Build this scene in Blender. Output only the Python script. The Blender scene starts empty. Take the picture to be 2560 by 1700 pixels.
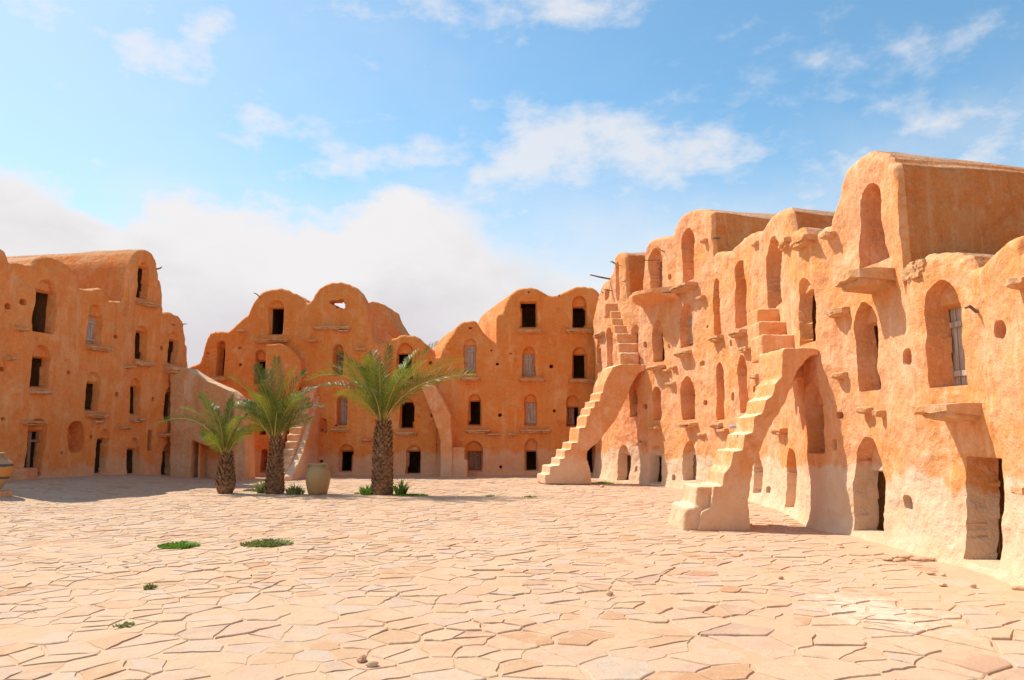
import bpy, bmesh, math, random
import numpy as np
from mathutils import Vector, Matrix
R = math.radians
SC = bpy.context.scene
COL = SC.collection
rng = np.random.default_rng(7)
random.seed(7)

# ------------------------------------------------------------------ camera
CAM_Z, TILT, F = 1.6, 7.0, 1930.0            # photo pixels (2560 x 1700)
cd = bpy.data.cameras.new('camera'); cam = bpy.data.objects.new('camera', cd); COL.objects.link(cam)
cam.location = (0, 0, CAM_Z); cam.rotation_euler = (R(90 + TILT), 0, 0)
cd.sensor_width = 36; cd.lens = 36 * F / 2560; cd.clip_start = .1; cd.clip_end = 3000
SC.camera = cam

# ------------------------------------------------------------------ sun, sky
TRAVEL = Vector((.66, -.37, -1.0)).normalized()
sd = bpy.data.lights.new('sun', 'SUN'); sd.energy = 3.85; sd.angle = R(.53); sd.color = (1, .93, .82)
so = bpy.data.objects.new('sun', sd); COL.objects.link(so)
so.rotation_euler = TRAVEL.to_track_quat('-Z', 'Y').to_euler(); so.location = (-20, 10, 30)
SC.view_settings.view_transform = 'Standard'; SC.view_settings.look = 'None'
SC.view_settings.gamma = 1; SC.view_settings.use_curve_mapping = False
SC.view_settings.exposure = .66
SC.cycles.max_bounces = 10; SC.cycles.diffuse_bounces = 7


class NT:
    """small helper for node trees"""
    def __init__(s, tree):
        s.t = tree; s.n = tree.nodes; s.l = tree.links

    def new(s, kind, **kw):
        n = s.n.new(kind)
        for k, v in kw.items():
            setattr(n, k, v)
        return n

    def put(s, sock, v):
        if hasattr(v, 'is_output') or isinstance(v, bpy.types.NodeSocket):
            s.l.new(v, sock)
        else:
            sock.default_value = v

    def m(s, op, a, b=None, c=None, clamp=False):
        n = s.new('ShaderNodeMath', operation=op, use_clamp=clamp)
        s.put(n.inputs[0], a)
        if b is not None: s.put(n.inputs[1], b)
        if c is not None: s.put(n.inputs[2], c)
        return n.outputs[0]

    def mix(s, f, a, b, mode='MIX'):
        n = s.new('ShaderNodeMix', data_type='RGBA', blend_type=mode)
        s.put(n.inputs[0], f)
        s.put(n.inputs[6], (*a, 1) if isinstance(a, tuple) and len(a) == 3 else a)
        s.put(n.inputs[7], (*b, 1) if isinstance(b, tuple) and len(b) == 3 else b)
        return n.outputs[2]

    def noise(s, vec, scale, detail=4, rough=.55, dist=0):
        n = s.new('ShaderNodeTexNoise'); s.put(n.inputs['Vector'], vec)
        n.inputs['Scale'].default_value = scale; n.inputs['Detail'].default_value = detail
        n.inputs['Roughness'].default_value = rough; n.inputs['Distortion'].default_value = dist
        return n.outputs['Fac']

    def step(s, x, a, b):
        n = s.new('ShaderNodeMapRange', interpolation_type='SMOOTHSTEP')
        s.put(n.inputs['Value'], x); n.inputs['From Min'].default_value = a; n.inputs['From Max'].default_value = b
        return n.outputs['Result']

    def scale(s, vec, xyz, off=(0, 0, 0)):
        n = s.new('ShaderNodeMapping'); s.put(n.inputs['Vector'], vec)
        n.inputs['Scale'].default_value = xyz; n.inputs['Location'].default_value = off
        return n.outputs['Vector']

    def curve(s, x, pts):
        n = s.new('ShaderNodeFloatCurve'); c = n.mapping.curves[0]
        for i, (px, py) in enumerate(pts):
            if i < 2: c.points[i].location = (px, py)
            else: c.points.new(px, py)
        n.mapping.update(); s.put(n.inputs['Value'], x)
        return n.outputs['Value']


w = bpy.data.worlds.new('World'); SC.world = w; w.use_nodes = True
N = NT(w.node_tree); N.n.clear()
out = N.new('ShaderNodeOutputWorld'); bg = N.new('ShaderNodeBackground')
sky = N.new('ShaderNodeTexSky', sky_type='NISHITA'); sky.sun_disc = False
sky.sun_elevation = math.asin(-TRAVEL.z); sky.sun_rotation = math.atan2(-TRAVEL.x, -TRAVEL.y)
sky.air_density = 1.0; sky.dust_density = .6; sky.ozone_density = 2.2
co = N.new('ShaderNodeTexCoord').outputs['Generated']
sx = N.new('ShaderNodeSeparateXYZ'); N.l.new(co, sx.inputs[0])
X, Y, Z = sx.outputs
az = N.m('ARCTAN2', X, Y)
el = N.m('ARCTAN2', Z, N.m('SQRT', N.m('ADD', N.m('MULTIPLY', X, X), N.m('MULTIPLY', Y, Y))))


def azel(px, py):
    t = R(TILT); a = (px - 1280) / F; b = (850 - py) / F
    d = Vector((a, math.cos(t) - b * math.sin(t), math.sin(t) + b * math.cos(t)))
    return math.atan2(d.x, d.y), math.atan2(d.z, math.hypot(d.x, d.y))


# cloud deck projected on a high plane, so clouds flatten towards the horizon
zz = N.m('ADD', N.m('MAXIMUM', Z, 0), .16)
cp = N.new('ShaderNodeCombineXYZ')
N.l.new(N.m('DIVIDE', X, zz), cp.inputs[0]); N.l.new(N.m('DIVIDE', Y, zz), cp.inputs[1])
ca = N.new('ShaderNodeCombineXYZ'); N.l.new(az, ca.inputs[0]); N.l.new(N.m('MULTIPLY', el, 1.7), ca.inputs[1])
n_deck = N.noise(cp.outputs[0], 1.5, 7, .6, .3)
n_big = N.noise(ca.outputs[0], 4.2, 6, .55, .2)
n_fine = N.noise(ca.outputs[0], 13, 7, .6, .1)
# the bank of cumulus above the roofs: its upper edge as height over azimuth
pts = [(-700, 330), (0, 380), (110, 425), (200, 470), (290, 520), (330, 490), (550, 480), (700, 500), (860, 520), (1000, 440), (1120, 455),
       (1230, 510), (1330, 545), (1500, 590), (1800, 640), (2100, 640), (2560, 600), (3200, 560)]
A0, A1 = -.9, .9
cur = N.curve(N.m('DIVIDE', N.m('SUBTRACT', az, A0), A1 - A0),
              [((azel(*p)[0] - A0) / (A1 - A0), azel(*p)[1]) for p in pts])
depth = N.m('SUBTRACT', N.m('ADD', cur, N.m('MULTIPLY', N.m('SUBTRACT', n_fine, .5), .11)), el)
soft = N.m('ADD', .045, N.m('MULTIPLY', N.step(az, -.14, .02), .10))
bank = N.m('DIVIDE', N.m('ADD', depth, N.m('MULTIPLY', soft, .3)), soft, clamp=True)
bank = N.step(bank, 0, 1)
tot = N.m('MULTIPLY', N.m('SUBTRACT', n_deck, .5), 2.0)
tot = N.m('ADD', tot, N.m('MULTIPLY', N.m('SUBTRACT', n_fine, .5), 2.4))
tot = N.m('ADD', tot, N.m('MULTIPLY', N.m('SUBTRACT', n_big, .5), 1.2))
for (px, py, rx, ry, amp) in [(1320, 330, 150, 55, .62), (1560, 330, 210, 85, .55), (1780, 360, 190, 80, .5), (1450, 410, 260, 60, .4),
                              (1290, 25, 320, 50, .5), (1520, 20, 150, 45, .5), (180, 60, 420, 100, .42), (20, 80, 160, 90, .35), (420, 130, 260, 60, .2),
                              (570, 55, 55, 32, .55), (725, 70, 45, 35, .35), (145, 215, 35, 22, .5), (940, 165, 40, 25, .35),
                              (2480, 330, 170, 60, .5), (2330, 300, 90, 40, .3), (2430, 50, 230, 70, .3), (620, 370, 90, 30, .34), (640, 435, 110, 28, .4),
                              (760, 310, 120, 30, .28), (1050, 400, 260, 60, .4), (900, 380, 130, 40, .3), (1750, 500, 500, 60, .22), (2150, 420, 200, 50, .2), (1600, 560, 420, 80, .3), (1250, 440, 300, 60, .25)]:
    a0, e0 = azel(px, py)
    d = N.m('ADD', N.m('POWER', N.m('DIVIDE', N.m('SUBTRACT', az, a0), rx / F), 2), N.m('POWER', N.m('DIVIDE', N.m('SUBTRACT', el, e0), ry / F), 2))
    tot = N.m('ADD', tot, N.m('MULTIPLY', N.m('EXPONENT', N.m('MULTIPLY', d, -1)), amp))
wisp = N.m('MULTIPLY', N.step(tot, .04, 1.1), .78)
veil = N.m('MULTIPLY', N.step(N.m('ADD', az, N.m('MULTIPLY', N.m('SUBTRACT', n_big, .5), .8)), .22, -.65), .32)
fac = N.m('MAXIMUM', N.m('MAXIMUM', wisp, bank), veil)
hz = N.m('MULTIPLY', N.step(N.m('ADD', el, N.m('MULTIPLY', N.m('SUBTRACT', n_big, .5), .3)), .42, .10), .88)
fac = N.m('MAXIMUM', fac, hz)
shade = N.step(N.m('ADD', N.m('MULTIPLY', depth, 3.2), N.m('MULTIPLY', N.m('SUBTRACT', n_big, .5), 1.3)), .1, .75)
cc = N.mix(shade, (5.15, 5.05, 5.1), (4.2, 4.0, 4.15))
blue = N.mix(1.0, sky.outputs[0], (.86, 1.14, 1.10), 'MULTIPLY')
skyc = N.mix(fac, blue, cc)
N.l.new(skyc, bg.inputs['Color']); bg.inputs['Strength'].default_value = .11
N.l.new(bg.outputs[0], out.inputs['Surface'])


# ------------------------------------------------------------------ projection helpers
CT, ST = math.cos(R(TILT)), math.sin(R(TILT))
def ray(px, py):
    a = (px - 1280) / F; b = (850 - py) / F
    return np.array([a, CT - b * ST, ST + b * CT])

def at(px, py, y):                      # point of the photo's pixel on the plane at distance y
    d = ray(px, py); k = y / d[1]
    return np.array([d[0] * k, y, CAM_Z + d[2] * k])

def ground_at(px, py, z=0.0):
    d = ray(px, py); k = (z - CAM_Z) / d[2]
    return np.array([d[0] * k, d[1] * k, z])


def perlin(x, y, seed=0):
    x = np.asarray(x, float) + seed * 17.31; y = np.asarray(y, float) + seed * 9.17
    xi = np.floor(x).astype(np.int64); yi = np.floor(y).astype(np.int64)
    xf = x - xi; yf = y - yi
    u = xf**3 * (xf * (xf * 6 - 15) + 10); v = yf**3 * (yf * (yf * 6 - 15) + 10)
    def g(ix, iy, dx, dy):
        h = (ix * 374761393 + iy * 668265263 + seed * 974711) & 0x7fffffff
        h = ((h ^ (h >> 13)) * 1274126177) & 0x7fffffff
        a = (h ^ (h >> 16)) % 4096 / 4096 * 2 * np.pi
        return np.cos(a) * dx + np.sin(a) * dy
    n00 = g(xi, yi, xf, yf); n10 = g(xi + 1, yi, xf - 1, yf); n01 = g(xi, yi + 1, xf, yf - 1); n11 = g(xi + 1, yi + 1, xf - 1, yf - 1)
    return (n00 * (1 - u) + n10 * u) * (1 - v) + (n01 * (1 - u) + n11 * u) * v

def sstep(a, b, x):
    t = np.clip((x - a) / (b - a), 0, 1); return t * t * (3 - 2 * t)

def gz(x, y):                           # the court rises a little towards the left row
    x = np.asarray(x, float); y = np.asarray(y, float)
    return .30 * sstep(-10.0, -13.6, x) * sstep(31.5, 25.5, y)


# ------------------------------------------------------------------ object helpers
def tag(o, label=None, cat=None, group=None, kind=None):
    if label: o['label'] = label
    if cat: o['category'] = cat
    if group: o['group'] = group
    if kind: o['kind'] = kind
    return o

def thing(name, label, cat, loc, group=None):
    o = bpy.data.objects.new(name, None); COL.objects.link(o); o.location = loc; o.empty_display_size = .3
    return tag(o, label, cat, group)

def mesh(name, V, Fc, mat, parent=None, smooth=None, origin=None):
    """one mesh object from world-space vertices; parts are stored relative to their thing's base"""
    V = np.asarray(V, float).reshape(-1, 3)
    root = parent
    while root is not None and root.parent is not None: root = root.parent
    base = np.array(root.location) if root is not None else (np.array(origin) if origin is not None else np.zeros(3))
    me = bpy.data.meshes.new(name)
    me.from_pydata((V - base).tolist(), [], [list(map(int, f)) for f in Fc])
    me.materials.append(mat)
    if smooth is not None:
        me.shade_smooth(); me.set_sharp_from_angle(angle=R(smooth))
    me.update()
    o = bpy.data.objects.new(name, me); COL.objects.link(o)
    if parent is not None: o.parent = parent
    elif origin is not None: o.location = origin
    return o

class MB:
    def __init__(s): s.V = []; s.F = []
    def add(s, V, Fc):
        k = len(s.V); s.V += [tuple(map(float, v)) for v in V]; s.F += [tuple(i + k for i in f) for f in Fc]
    def box8(s, P): s.add(P, [(0, 3, 2, 1), (4, 5, 6, 7), (0, 1, 5, 4), (1, 2, 6, 5), (2, 3, 7, 6), (3, 0, 4, 7)])
    def tube(s, P, rad, n=7, cap=True):
        P = [np.asarray(p, float) for p in P]; k = len(s.V); m = len(P)
        for i, p in enumerate(P):
            t = P[min(i + 1, m - 1)] - P[max(i - 1, 0)]; t /= np.linalg.norm(t) + 1e-9
            a = np.cross(t, [0, 0, 1.]) if abs(t[2]) < .9 else np.cross(t, [1., 0, 0]); a /= np.linalg.norm(a); b = np.cross(t, a)
            r = rad[i] if hasattr(rad, '__len__') else rad
            for j in range(n):
                q = 2 * math.pi * j / n; s.V.append(tuple(p + r * (math.cos(q) * a + math.sin(q) * b)))
        for i in range(m - 1):
            for j in range(n):
                s.F.append((k + i * n + j, k + i * n + (j + 1) % n, k + (i + 1) * n + (j + 1) % n, k + (i + 1) * n + j))
        if cap:
            s.F.append(tuple(k + j for j in range(n))[::-1]); s.F.append(tuple(k + (m - 1) * n + j for j in range(n)))
    def lathe(s, c, prof, n=48, wob=0.0):
        k = len(s.V)
        for i, (r, z) in enumerate(prof):
            for j in range(n):
                q = 2 * math.pi * j / n; rr = r * (1 + wob * math.sin(2 * q + z * 5))
                s.V.append((c[0] + rr * math.cos(q), c[1] + rr * math.sin(q), c[2] + z))
        for i in range(len(prof) - 1):
            for j in range(n):
                s.F.append((k + i * n + j, k + i * n + (j + 1) % n, k + (i + 1) * n + (j + 1) % n, k + (i + 1) * n + j))
    def build(s, name, mat, parent=None, smooth=None, origin=None): return mesh(name, s.V, s.F, mat, parent, smooth, origin)


# ------------------------------------------------------------------ materials
def new_mat(name):
    m = bpy.data.materials.new(name); m.use_nodes = True
    n = NT(m.node_tree); b = n.n['Principled BSDF']
    b.inputs['Specular IOR Level'].default_value = .15; b.inputs['Roughness'].default_value = .95
    return m, n, b

def bump(n, b, h, strength, dist):
    u = n.new('ShaderNodeBump'); u.inputs['Strength'].default_value = strength; u.inputs['Distance'].default_value = dist
    n.put(u.inputs['Height'], h); n.l.new(u.outputs[0], b.inputs['Normal'])

def earth(name, wash=True, c0=(.72, .305, .10), c1=(.74, .34, .165), c2=(.76, .41, .21), hw=1.05, rough=1.0, wk=.9, ws=.05, dust_sun=None):
    m, n, b = new_mat(name)
    pos = n.new('ShaderNodeNewGeometry').outputs['Position']
    f1 = n.noise(pos, .55, 6, .6, .4); f2 = n.noise(pos, 2.3, 6, .65, .3); f3 = n.noise(pos, 11, 5, .6)
    f0 = n.noise(pos, .9, 7, .68, .8); f4 = n.noise(n.scale(pos, (1, 1, 1), (7, 3, 5)), 1.7, 8, .72, 1.0)
    col = n.mix(n.step(f1, .40, .60), c0, c1)
    col = n.mix(n.m('MULTIPLY', n.step(f2, .45, .70), .7), col, c2)
    pale = tuple(min(.86, c * k) for c, k in zip(c2, (1.12, 1.28, 1.55)))
    deep = tuple(c * k for c, k in zip(c0, (.78, .66, .62)))
    col = n.mix(n.m('MULTIPLY', n.step(f0, .52, .68), .62), col, pale)          # bleached, dusty patches
    col = n.mix(n.m('MULTIPLY', n.step(f4, .54, .70), .60), col, deep)          # damp and worn patches
    st = n.noise(n.scale(pos, (3.2, 3.2, .32)), 1.4, 6, .62, .6)                # rain streaks
    col = n.mix(n.m('MULTIPLY', n.step(st, .55, .74), .5), col, deep)
    col = n.mix(n.m('MULTIPLY', n.step(st, .46, .30), .5), col, pale)
    col = n.mix(n.m('MULTIPLY', n.step(f3, .54, .70), .40), col, pale)
    col = n.mix(n.m('MULTIPLY', n.step(f3, .44, .32), .30), col, deep)
    if wash:
        z = n.new('ShaderNodeSeparateXYZ'); n.l.new(pos, z.inputs[0])
        edge = n.m('ADD', z.outputs[2], n.m('ADD', n.m('MULTIPLY', n.m('SUBTRACT', f1, .5), -1.5), n.m('MULTIPLY', n.m('SUBTRACT', f2, .5), -.55)))
        k = n.step(edge, hw + ws, hw - ws)
        wc = n.mix(n.step(f2, .35, .7), (.70, .485, .31), (.72, .53, .375))
        col = n.mix(n.m('MULTIPLY', k, wk), col, wc)
    if dust_sun:                                # up-facing faces paler: sand and wear, plus sunlight painted on the coping
        nz = n.new('ShaderNodeSeparateXYZ'); n.l.new(n.new('ShaderNodeNewGeometry').outputs['Normal'], nz.inputs[0])
        col = n.mix(n.m('MULTIPLY', n.step(nz.outputs[2], .55, .9), dust_sun[3]), col, dust_sun[:3])
    pit = n.step(n.noise(pos, 34, 3, .6), .66, .74)
    col = n.mix(n.m('MULTIPLY', pit, .25), col, (.40, .17, .06))
    n.put(b.inputs['Base Color'], col)
    h = n.m('ADD', n.m('MULTIPLY', f3, .75), n.m('ADD', n.m('MULTIPLY', n.noise(pos, 40, 5, .65), .35), n.m('MULTIPLY', f2, 1.6)))
    h = n.m('SUBTRACT', n.m('ADD', h, n.m('MULTIPLY', f4, 1.2)), n.m('MULTIPLY', pit, .25))
    bump(n, b, h, .68 * rough, .055)
    return m

EARTH = earth('adobe_plaster')
EARTH_BACK = earth('adobe_plaster_warm_shade', c0=(.74, .23, .046), c1=(.73, .26, .065), c2=(.72, .32, .11), hw=.85, wk=.45, ws=.12)  # adobe saturated so the colour carries the back rows' warm shade
EARTH_LEFT = earth('adobe_plaster_lifted_shade', c0=(.79, .255, .058), c1=(.78, .285, .085), c2=(.76, .36, .14), hw=.7, wk=.4, ws=.2)  # adobe with raised red, lifting the left row's shade in the colour
ROOFM = earth('adobe_roof', wash=False, c0=(.70, .205, .045), c1=(.70, .24, .065), c2=(.66, .32, .13), rough=1.6, dust_sun=(.56, .38, .25, .75))
PALEM = earth('adobe_pale', c0=(.66, .30, .12), c1=(.66, .33, .15), c2=(.68, .40, .21), hw=.9, wk=.3, ws=.2, dust_sun=(.76, .55, .34, .8))  # pale up-facing tint paints the sunlit coping of the stair wall
STAIRM = earth('adobe_stair', c0=(.74, .30, .10), c1=(.75, .335, .14), c2=(.76, .41, .21), hw=1.0, wk=.72, ws=.45, dust_sun=(.82, .62, .40, .85))
INNER = earth('adobe_inside_shade', wash=False, c0=(.36, .17, .07), c1=(.38, .19, .08), c2=(.42, .23, .11))  # darker copy of the adobe: chamber shade put into the colour
LEDGEM = earth('ledge_stone', wash=False, c0=(.68, .33, .13), c1=(.68, .36, .17), c2=(.70, .43, .24), rough=1.4)

def simple(name, c0, c1, sc=8, st=.5, dist=.02, rough=.9, spec=.15, stretch=(1, 1, 1)):
    m, n, b = new_mat(name)
    pos = n.scale(n.new('ShaderNodeNewGeometry').outputs['Position'], stretch)
    f = n.noise(pos, sc, 6, .62, .3); g = n.noise(pos, sc * 5, 4, .6)
    col = n.mix(n.step(n.m('ADD', f, n.m('MULTIPLY', n.m('SUBTRACT', g, .5), .5)), .32, .68), c0, c1)
    n.put(b.inputs['Base Color'], col); b.inputs['Roughness'].default_value = rough; b.inputs['Specular IOR Level'].default_value = spec
    bump(n, b, n.m('ADD', f, n.m('MULTIPLY', g, .4)), st, dist)
    return m

WOOD = simple('weathered_wood', (.20, .10, .055), (.40, .24, .15), 3, .6, .01, stretch=(9, 9, .6))
WOODG = simple('grey_weathered_wood', (.34, .26, .20), (.58, .48, .39), 3, .6, .01, stretch=(9, 9, .6))
STICK = simple('dry_branch', (.12, .08, .055), (.28, .20, .14), 9, .5, .01)
ROCK = simple('loose_stone', (.50, .28, .15), (.62, .42, .27), 6, .6, .03)
BARK = simple('palm_bark', (.11, .06, .03), (.34, .19, .10), 7, .7, .03, stretch=(1, 1, 2))
BAGM = simple('bag_plastic', (.52, .30, .30), (.40, .42, .52), 14, .3, .01, .4, .4)


def leaf_mat(name, c0, c1, c2):
    m, n, b = new_mat(name)
    pos = n.new('ShaderNodeNewGeometry').outputs['Position']
    f = n.noise(pos, 2.2, 3); g = n.noise(pos, 30, 2)
    col = n.mix(n.step(f, .38, .62), c0, c1); col = n.mix(n.step(g, .5, .75), col, c2)
    n.put(b.inputs['Base Color'], col); b.inputs['Roughness'].default_value = .4; b.inputs['Specular IOR Level'].default_value = .25
    tr = n.new('ShaderNodeBsdfTranslucent'); n.put(tr.inputs['Color'], col)
    mx = n.new('ShaderNodeMixShader'); mx.inputs[0].default_value = .22
    n.l.new(b.outputs[0], mx.inputs[1]); n.l.new(tr.outputs[0], mx.inputs[2])
    n.l.new(mx.outputs[0], n.n['Material Output'].inputs['Surface'])
    return m
LEAF = leaf_mat('palm_leaf', (.16, .215, .018), (.23, .275, .022), (.36, .37, .09))
LEAF2 = leaf_mat('palm_leaf_deep', (.065, .105, .018), (.105, .145, .022), (.22, .26, .08))
GRASS = leaf_mat('weed_leaf', (.12, .25, .025), (.19, .33, .04), (.28, .38, .07))
WEED = leaf_mat('grey_weed_leaf', (.17, .22, .055), (.24, .27, .08), (.33, .33, .13))
RACHIS = simple('palm_rachis', (.34, .27, .06), (.46, .31, .09), 4, .2, .01, .5, .3)


# ------------------------------------------------------------------ facade: one continuous plastered sheet with recesses
class Facade:
    def __init__(s, root, poly, flip, sil, opens, wallmat, sweep, seed, cell=(.0021, .02, .06), dz=.04, relief=1.0, ruin=None, sweep_d=5.0, fj=None):
        s.root = root; s.seed = seed; s.mat = wallmat; s.room = 1.3 if fj and fj > .4 else 2.5
        P = np.array(poly, float); L = np.r_[0, np.cumsum(np.linalg.norm(np.diff(P, axis=0), axis=1))]
        S = np.arange(0, L[-1], .08); Q = np.c_[np.interp(S, L, P[:, 0]), np.interp(S, L, P[:, 1])]
        k = np.hanning(15); k /= k.sum()
        pad = np.pad(Q, ((7, 7), (0, 0)), mode='reflect', reflect_type='odd')
        Q = np.c_[np.convolve(pad[:, 0], k, 'valid'), np.convolve(pad[:, 1], k, 'valid')]
        s.Q = Q; s.S = np.r_[0, np.cumsum(np.linalg.norm(np.diff(Q, axis=0), axis=1))]
        T = np.gradient(Q, s.S, axis=0); T /= np.linalg.norm(T, axis=1)[:, None]
        s.T = T; s.Nn = np.c_[-T[:, 1], T[:, 0]]      # into the building
        s.az = Q[:, 0] / Q[:, 1]
        # silhouette
        hs = [s.hit(*p) for p in sil]
        ss = np.maximum.accumulate(np.array([h[0] for h in hs]) + np.arange(len(hs)) * 1e-4); zs = np.array([h[1] for h in hs])
        u = [ss[0]]
        while u[-1] < ss[-1]:
            d = np.linalg.norm(s.pos(u[-1])); u.append(u[-1] + min(max(cell[0] * d, cell[1]), cell[2]))
        u = np.array(u[:-1]); n = len(u)
        top = np.interp(u, ss, zs)
        top = top + .05 * perlin(u * 2.3, u * 0 + .5, seed) + .032 * perlin(u * 7, u * 0 + .5, seed + 1) + .016 * perlin(u * 22, u * 0 + .5, seed + 2)
        s.u = u; s.top = top
        zb = -.35; zg = np.arange(zb, top.max() + 2 * dz, dz); rows = len(zg)
        U = np.repeat(u[:, None], rows, 1); V = np.minimum(zg[None, :], top[:, None])
        V[:, :-1] = np.where((V[:, 1:] - zg[None, 1:] < 0) & (top[:, None] - V[:, :-1] < .3 * dz), top[:, None], V[:, :-1])
        flat = V[:, 1:] - V[:, :-1] < 1e-9
        du = np.gradient(u)[:, None] * np.ones((1, rows))
        cellsz = np.maximum(du, dz)
        D = np.zeros_like(U); lab = np.full(U.shape, -1); inner = np.zeros(U.shape, bool)
        s.opens = []
        for i, o in enumerate(opens):
            o = dict(o); x0, x1, yt, yb = o['px']; lean = o.get('lean', 0)
            ym = (yt + yb) / 2
            a0 = s.hit(x0, ym)[0]; a1 = s.hit(x1, ym)[0]
            uc = (a0 + a1) / 2; a = abs(a1 - a0) / 2
            d = np.linalg.norm(s.pos(uc)); zt = s.hit((x0 + x1) / 2, yt)[1]; zo = s.hit((x0 + x1) / 2, yb)[1]
            kind = o['k']
            if kind == 'hole_px':
                a *= 1
            arch = kind in 'dwno' and kind != 'o'
            ah = min(a * 1.15, .42 * (zt - zo)) if arch else 0
            zs_ = zt - ah; zc = (zt + zo) / 2
            ph = rng.uniform(0, 6)
            sh = (a1 - a0) * lean
            def sdf(uu, vv):
                c = uc + sh * (zc - vv) / max(zt - zo, .1) + .035 * a * np.sin(vv * 5 + ph)
                aa = a * (1 + .05 * np.sin(vv * 3.1 + ph * 2) + .06 * perlin(vv * 5 + ph, uu * 1.5, 3) + .04 * perlin(vv * 13 + ph, uu * 4, 5))
                x = np.abs(uu - c)
                if kind in ('o', 'h'):
                    b = (zt - zo) / 2; e = 2.6 if kind == 'o' else 3.0
                    return ((x / aa) ** e + (np.abs(vv - zc) / b) ** e + 1e-12) ** (1 / e) * min(a, b) - min(a, b)
                box = np.maximum(x - aa, np.maximum(zo - vv, vv - zt))
                if not arch: return box
                el_ = (np.sqrt((x / aa) ** 2 + ((vv - zs_) / ah) ** 2 + 1e-12) - 1) * min(a, ah)
                return np.where(vv > zs_, el_, np.maximum(x - aa, zo - vv))
            r = o.get('r', .34 if kind in 'dwn' else (.5 if kind == 'o' else 0)); ty = o.get('t', .22)
            if fj is not None and kind in ('d', 'w', 'n', 'rd') and 'r' not in o:
                q_ = s.pos(uc); q_ = q_ / np.linalg.norm(q_); t_, n_ = s.frame(uc)
                r = float(np.clip(o.get('fj', fj if kind != 'n' else 1.35) * 2 * a * abs(q_ @ n_) / max(abs(q_ @ t_), .05), .1, .62))
            Dp = r + .13
            zl = zt - ty * (zt - zo); ins = .02
            def sdf2(uu, vv):
                c = uc + sh * (zc - vv) / max(zt - zo, .1) + .035 * a * np.sin(vv * 5 + ph)
                lo = o.get('in0', 0.0); hi = o.get('in1', 1.0)       # part of the width that is open
                c0 = c - a + ins + lo * 2 * a; c1 = c + a - ins - (1 - hi) * 2 * a
                return np.maximum(np.maximum(c0 - uu, uu - c1), np.maximum(zo - .15 - vv, vv - zl))
            def snap(fn, mask, keep=None):
                mm = mask.copy()
                f0 = fn(U[mm], V[mm]); e = 1e-3
                gx = (fn(U[mm] + e, V[mm]) - f0) / e; gy = (fn(U[mm], V[mm] + e) - f0) / e
                g2 = gx * gx + gy * gy + 1e-9
                near = (np.abs(f0) < .62 * cellsz[mm] * np.sqrt(g2)) & (g2 > .05)
                uu = U[mm]; vv = V[mm]
                uu[near] -= (f0 * gx / g2)[near]; vv[near] -= (f0 * gy / g2)[near]
                U[mm] = uu; V[mm] = vv
                f0[near] = 0
                return f0
            m = (np.abs(U - uc) < a * 1.5 + .2) & (V > zo - .25) & (V < zt + .25)
            if kind == 'hole':
                poly_ = [s.hit(*p)[:2] for p in o['poly']]
                pts_ = np.array(poly_)
                def inside(uu, vv):
                    c = np.zeros(uu.shape, bool); j = len(pts_) - 1
                    for q in range(len(pts_)):
                        xi, yi = pts_[q]; xj, yj = pts_[j]
                        c ^= ((yi > vv) != (yj > vv)) & (uu < (xj - xi) * (vv - yi) / (yj - yi + 1e-9) + xi); j = q
                    return c
                ins_ = np.zeros(U.shape, bool); ins_[m] = inside(U[m], V[m])
                lab[ins_] = i; D[ins_] = .5
                o['uc'] = uc; s.opens.append(o); continue
            f = snap(sdf, m)
            fullf = np.full(U.shape, 9.0); fullf[m] = f
            ins1 = fullf < -1e-6
            lab[ins1] = i
            base = r if kind in 'dwno' or kind == 'rd' else (o.get('deep', .22) if kind == 'r' else o.get('deep', .4))
            D[ins1] = base
            if kind in ('d', 'w', 'rd'):
                m2 = ins1.copy()
                f2 = snap(sdf2, m2)
                f2f = np.full(U.shape, 9.0); f2f[m2] = f2
                D[f2f < -1e-6] = Dp; o['room'] = f2f < -1e-6; o['rc'] = (uc - a + ins + o.get('in0', 0.0) * 2 * a, uc + a - ins, Dp)
            if kind == 'r': o['room'] = ins1.copy(); o['rc'] = (uc - a, uc + a, base)
            o.update(uc=uc, a=a, zt=zt, zo=zo, zl=zl, d=d, ins=ins, rr=r); s.opens.append(o)
        # relief of the hand-laid plaster
        rl = .06 * perlin(U * .8, V * .45, seed) + .05 * perlin(U * .95, V * .12, seed + 3) + .045 * perlin(U * 2.3, V * 2.0, seed + 1) + .017 * perlin(U * 5.5, V * 5.0, seed + 4) + .008 * perlin(U * 13, V * 12, seed + 2)
        rl = rl * relief - .13 * np.exp(-np.clip(V, 0, 9) / .28)
        slope = np.gradient(top, u); cs = 1 / np.sqrt(1 + np.clip(slope, -3, 3) ** 2)
        RR = .13; dist = np.clip((top[:, None] - V) * cs[:, None], 0, RR)
        rim = RR * (1 - np.sqrt(np.clip(1 - (1 - dist / RR) ** 2, 0, 1)))
        s.relief = rl; dd = D + rl + rim
        px = np.interp(U, s.S, Q[:, 0]); py = np.interp(U, s.S, Q[:, 1]); nx = np.interp(U, s.S, s.Nn[:, 0]); ny = np.interp(U, s.S, s.Nn[:, 1])
        W = np.stack([px + nx * dd, py + ny * dd, V], -1)
        idx = np.arange(n * rows).reshape(n, rows)
        quad = np.stack([idx[:-1, :-1], idx[1:, :-1], idx[1:, 1:], idx[:-1, 1:]], -1).reshape(-1, 4)
        lq = np.stack([lab[:-1, :-1], lab[1:, :-1], lab[1:, 1:], lab[:-1, 1:]], -1).reshape(-1, 4).max(1)
        Wf = W.reshape(-1, 3)
        live = ~(flat[:-1] & flat[1:]).reshape(-1)
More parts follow.
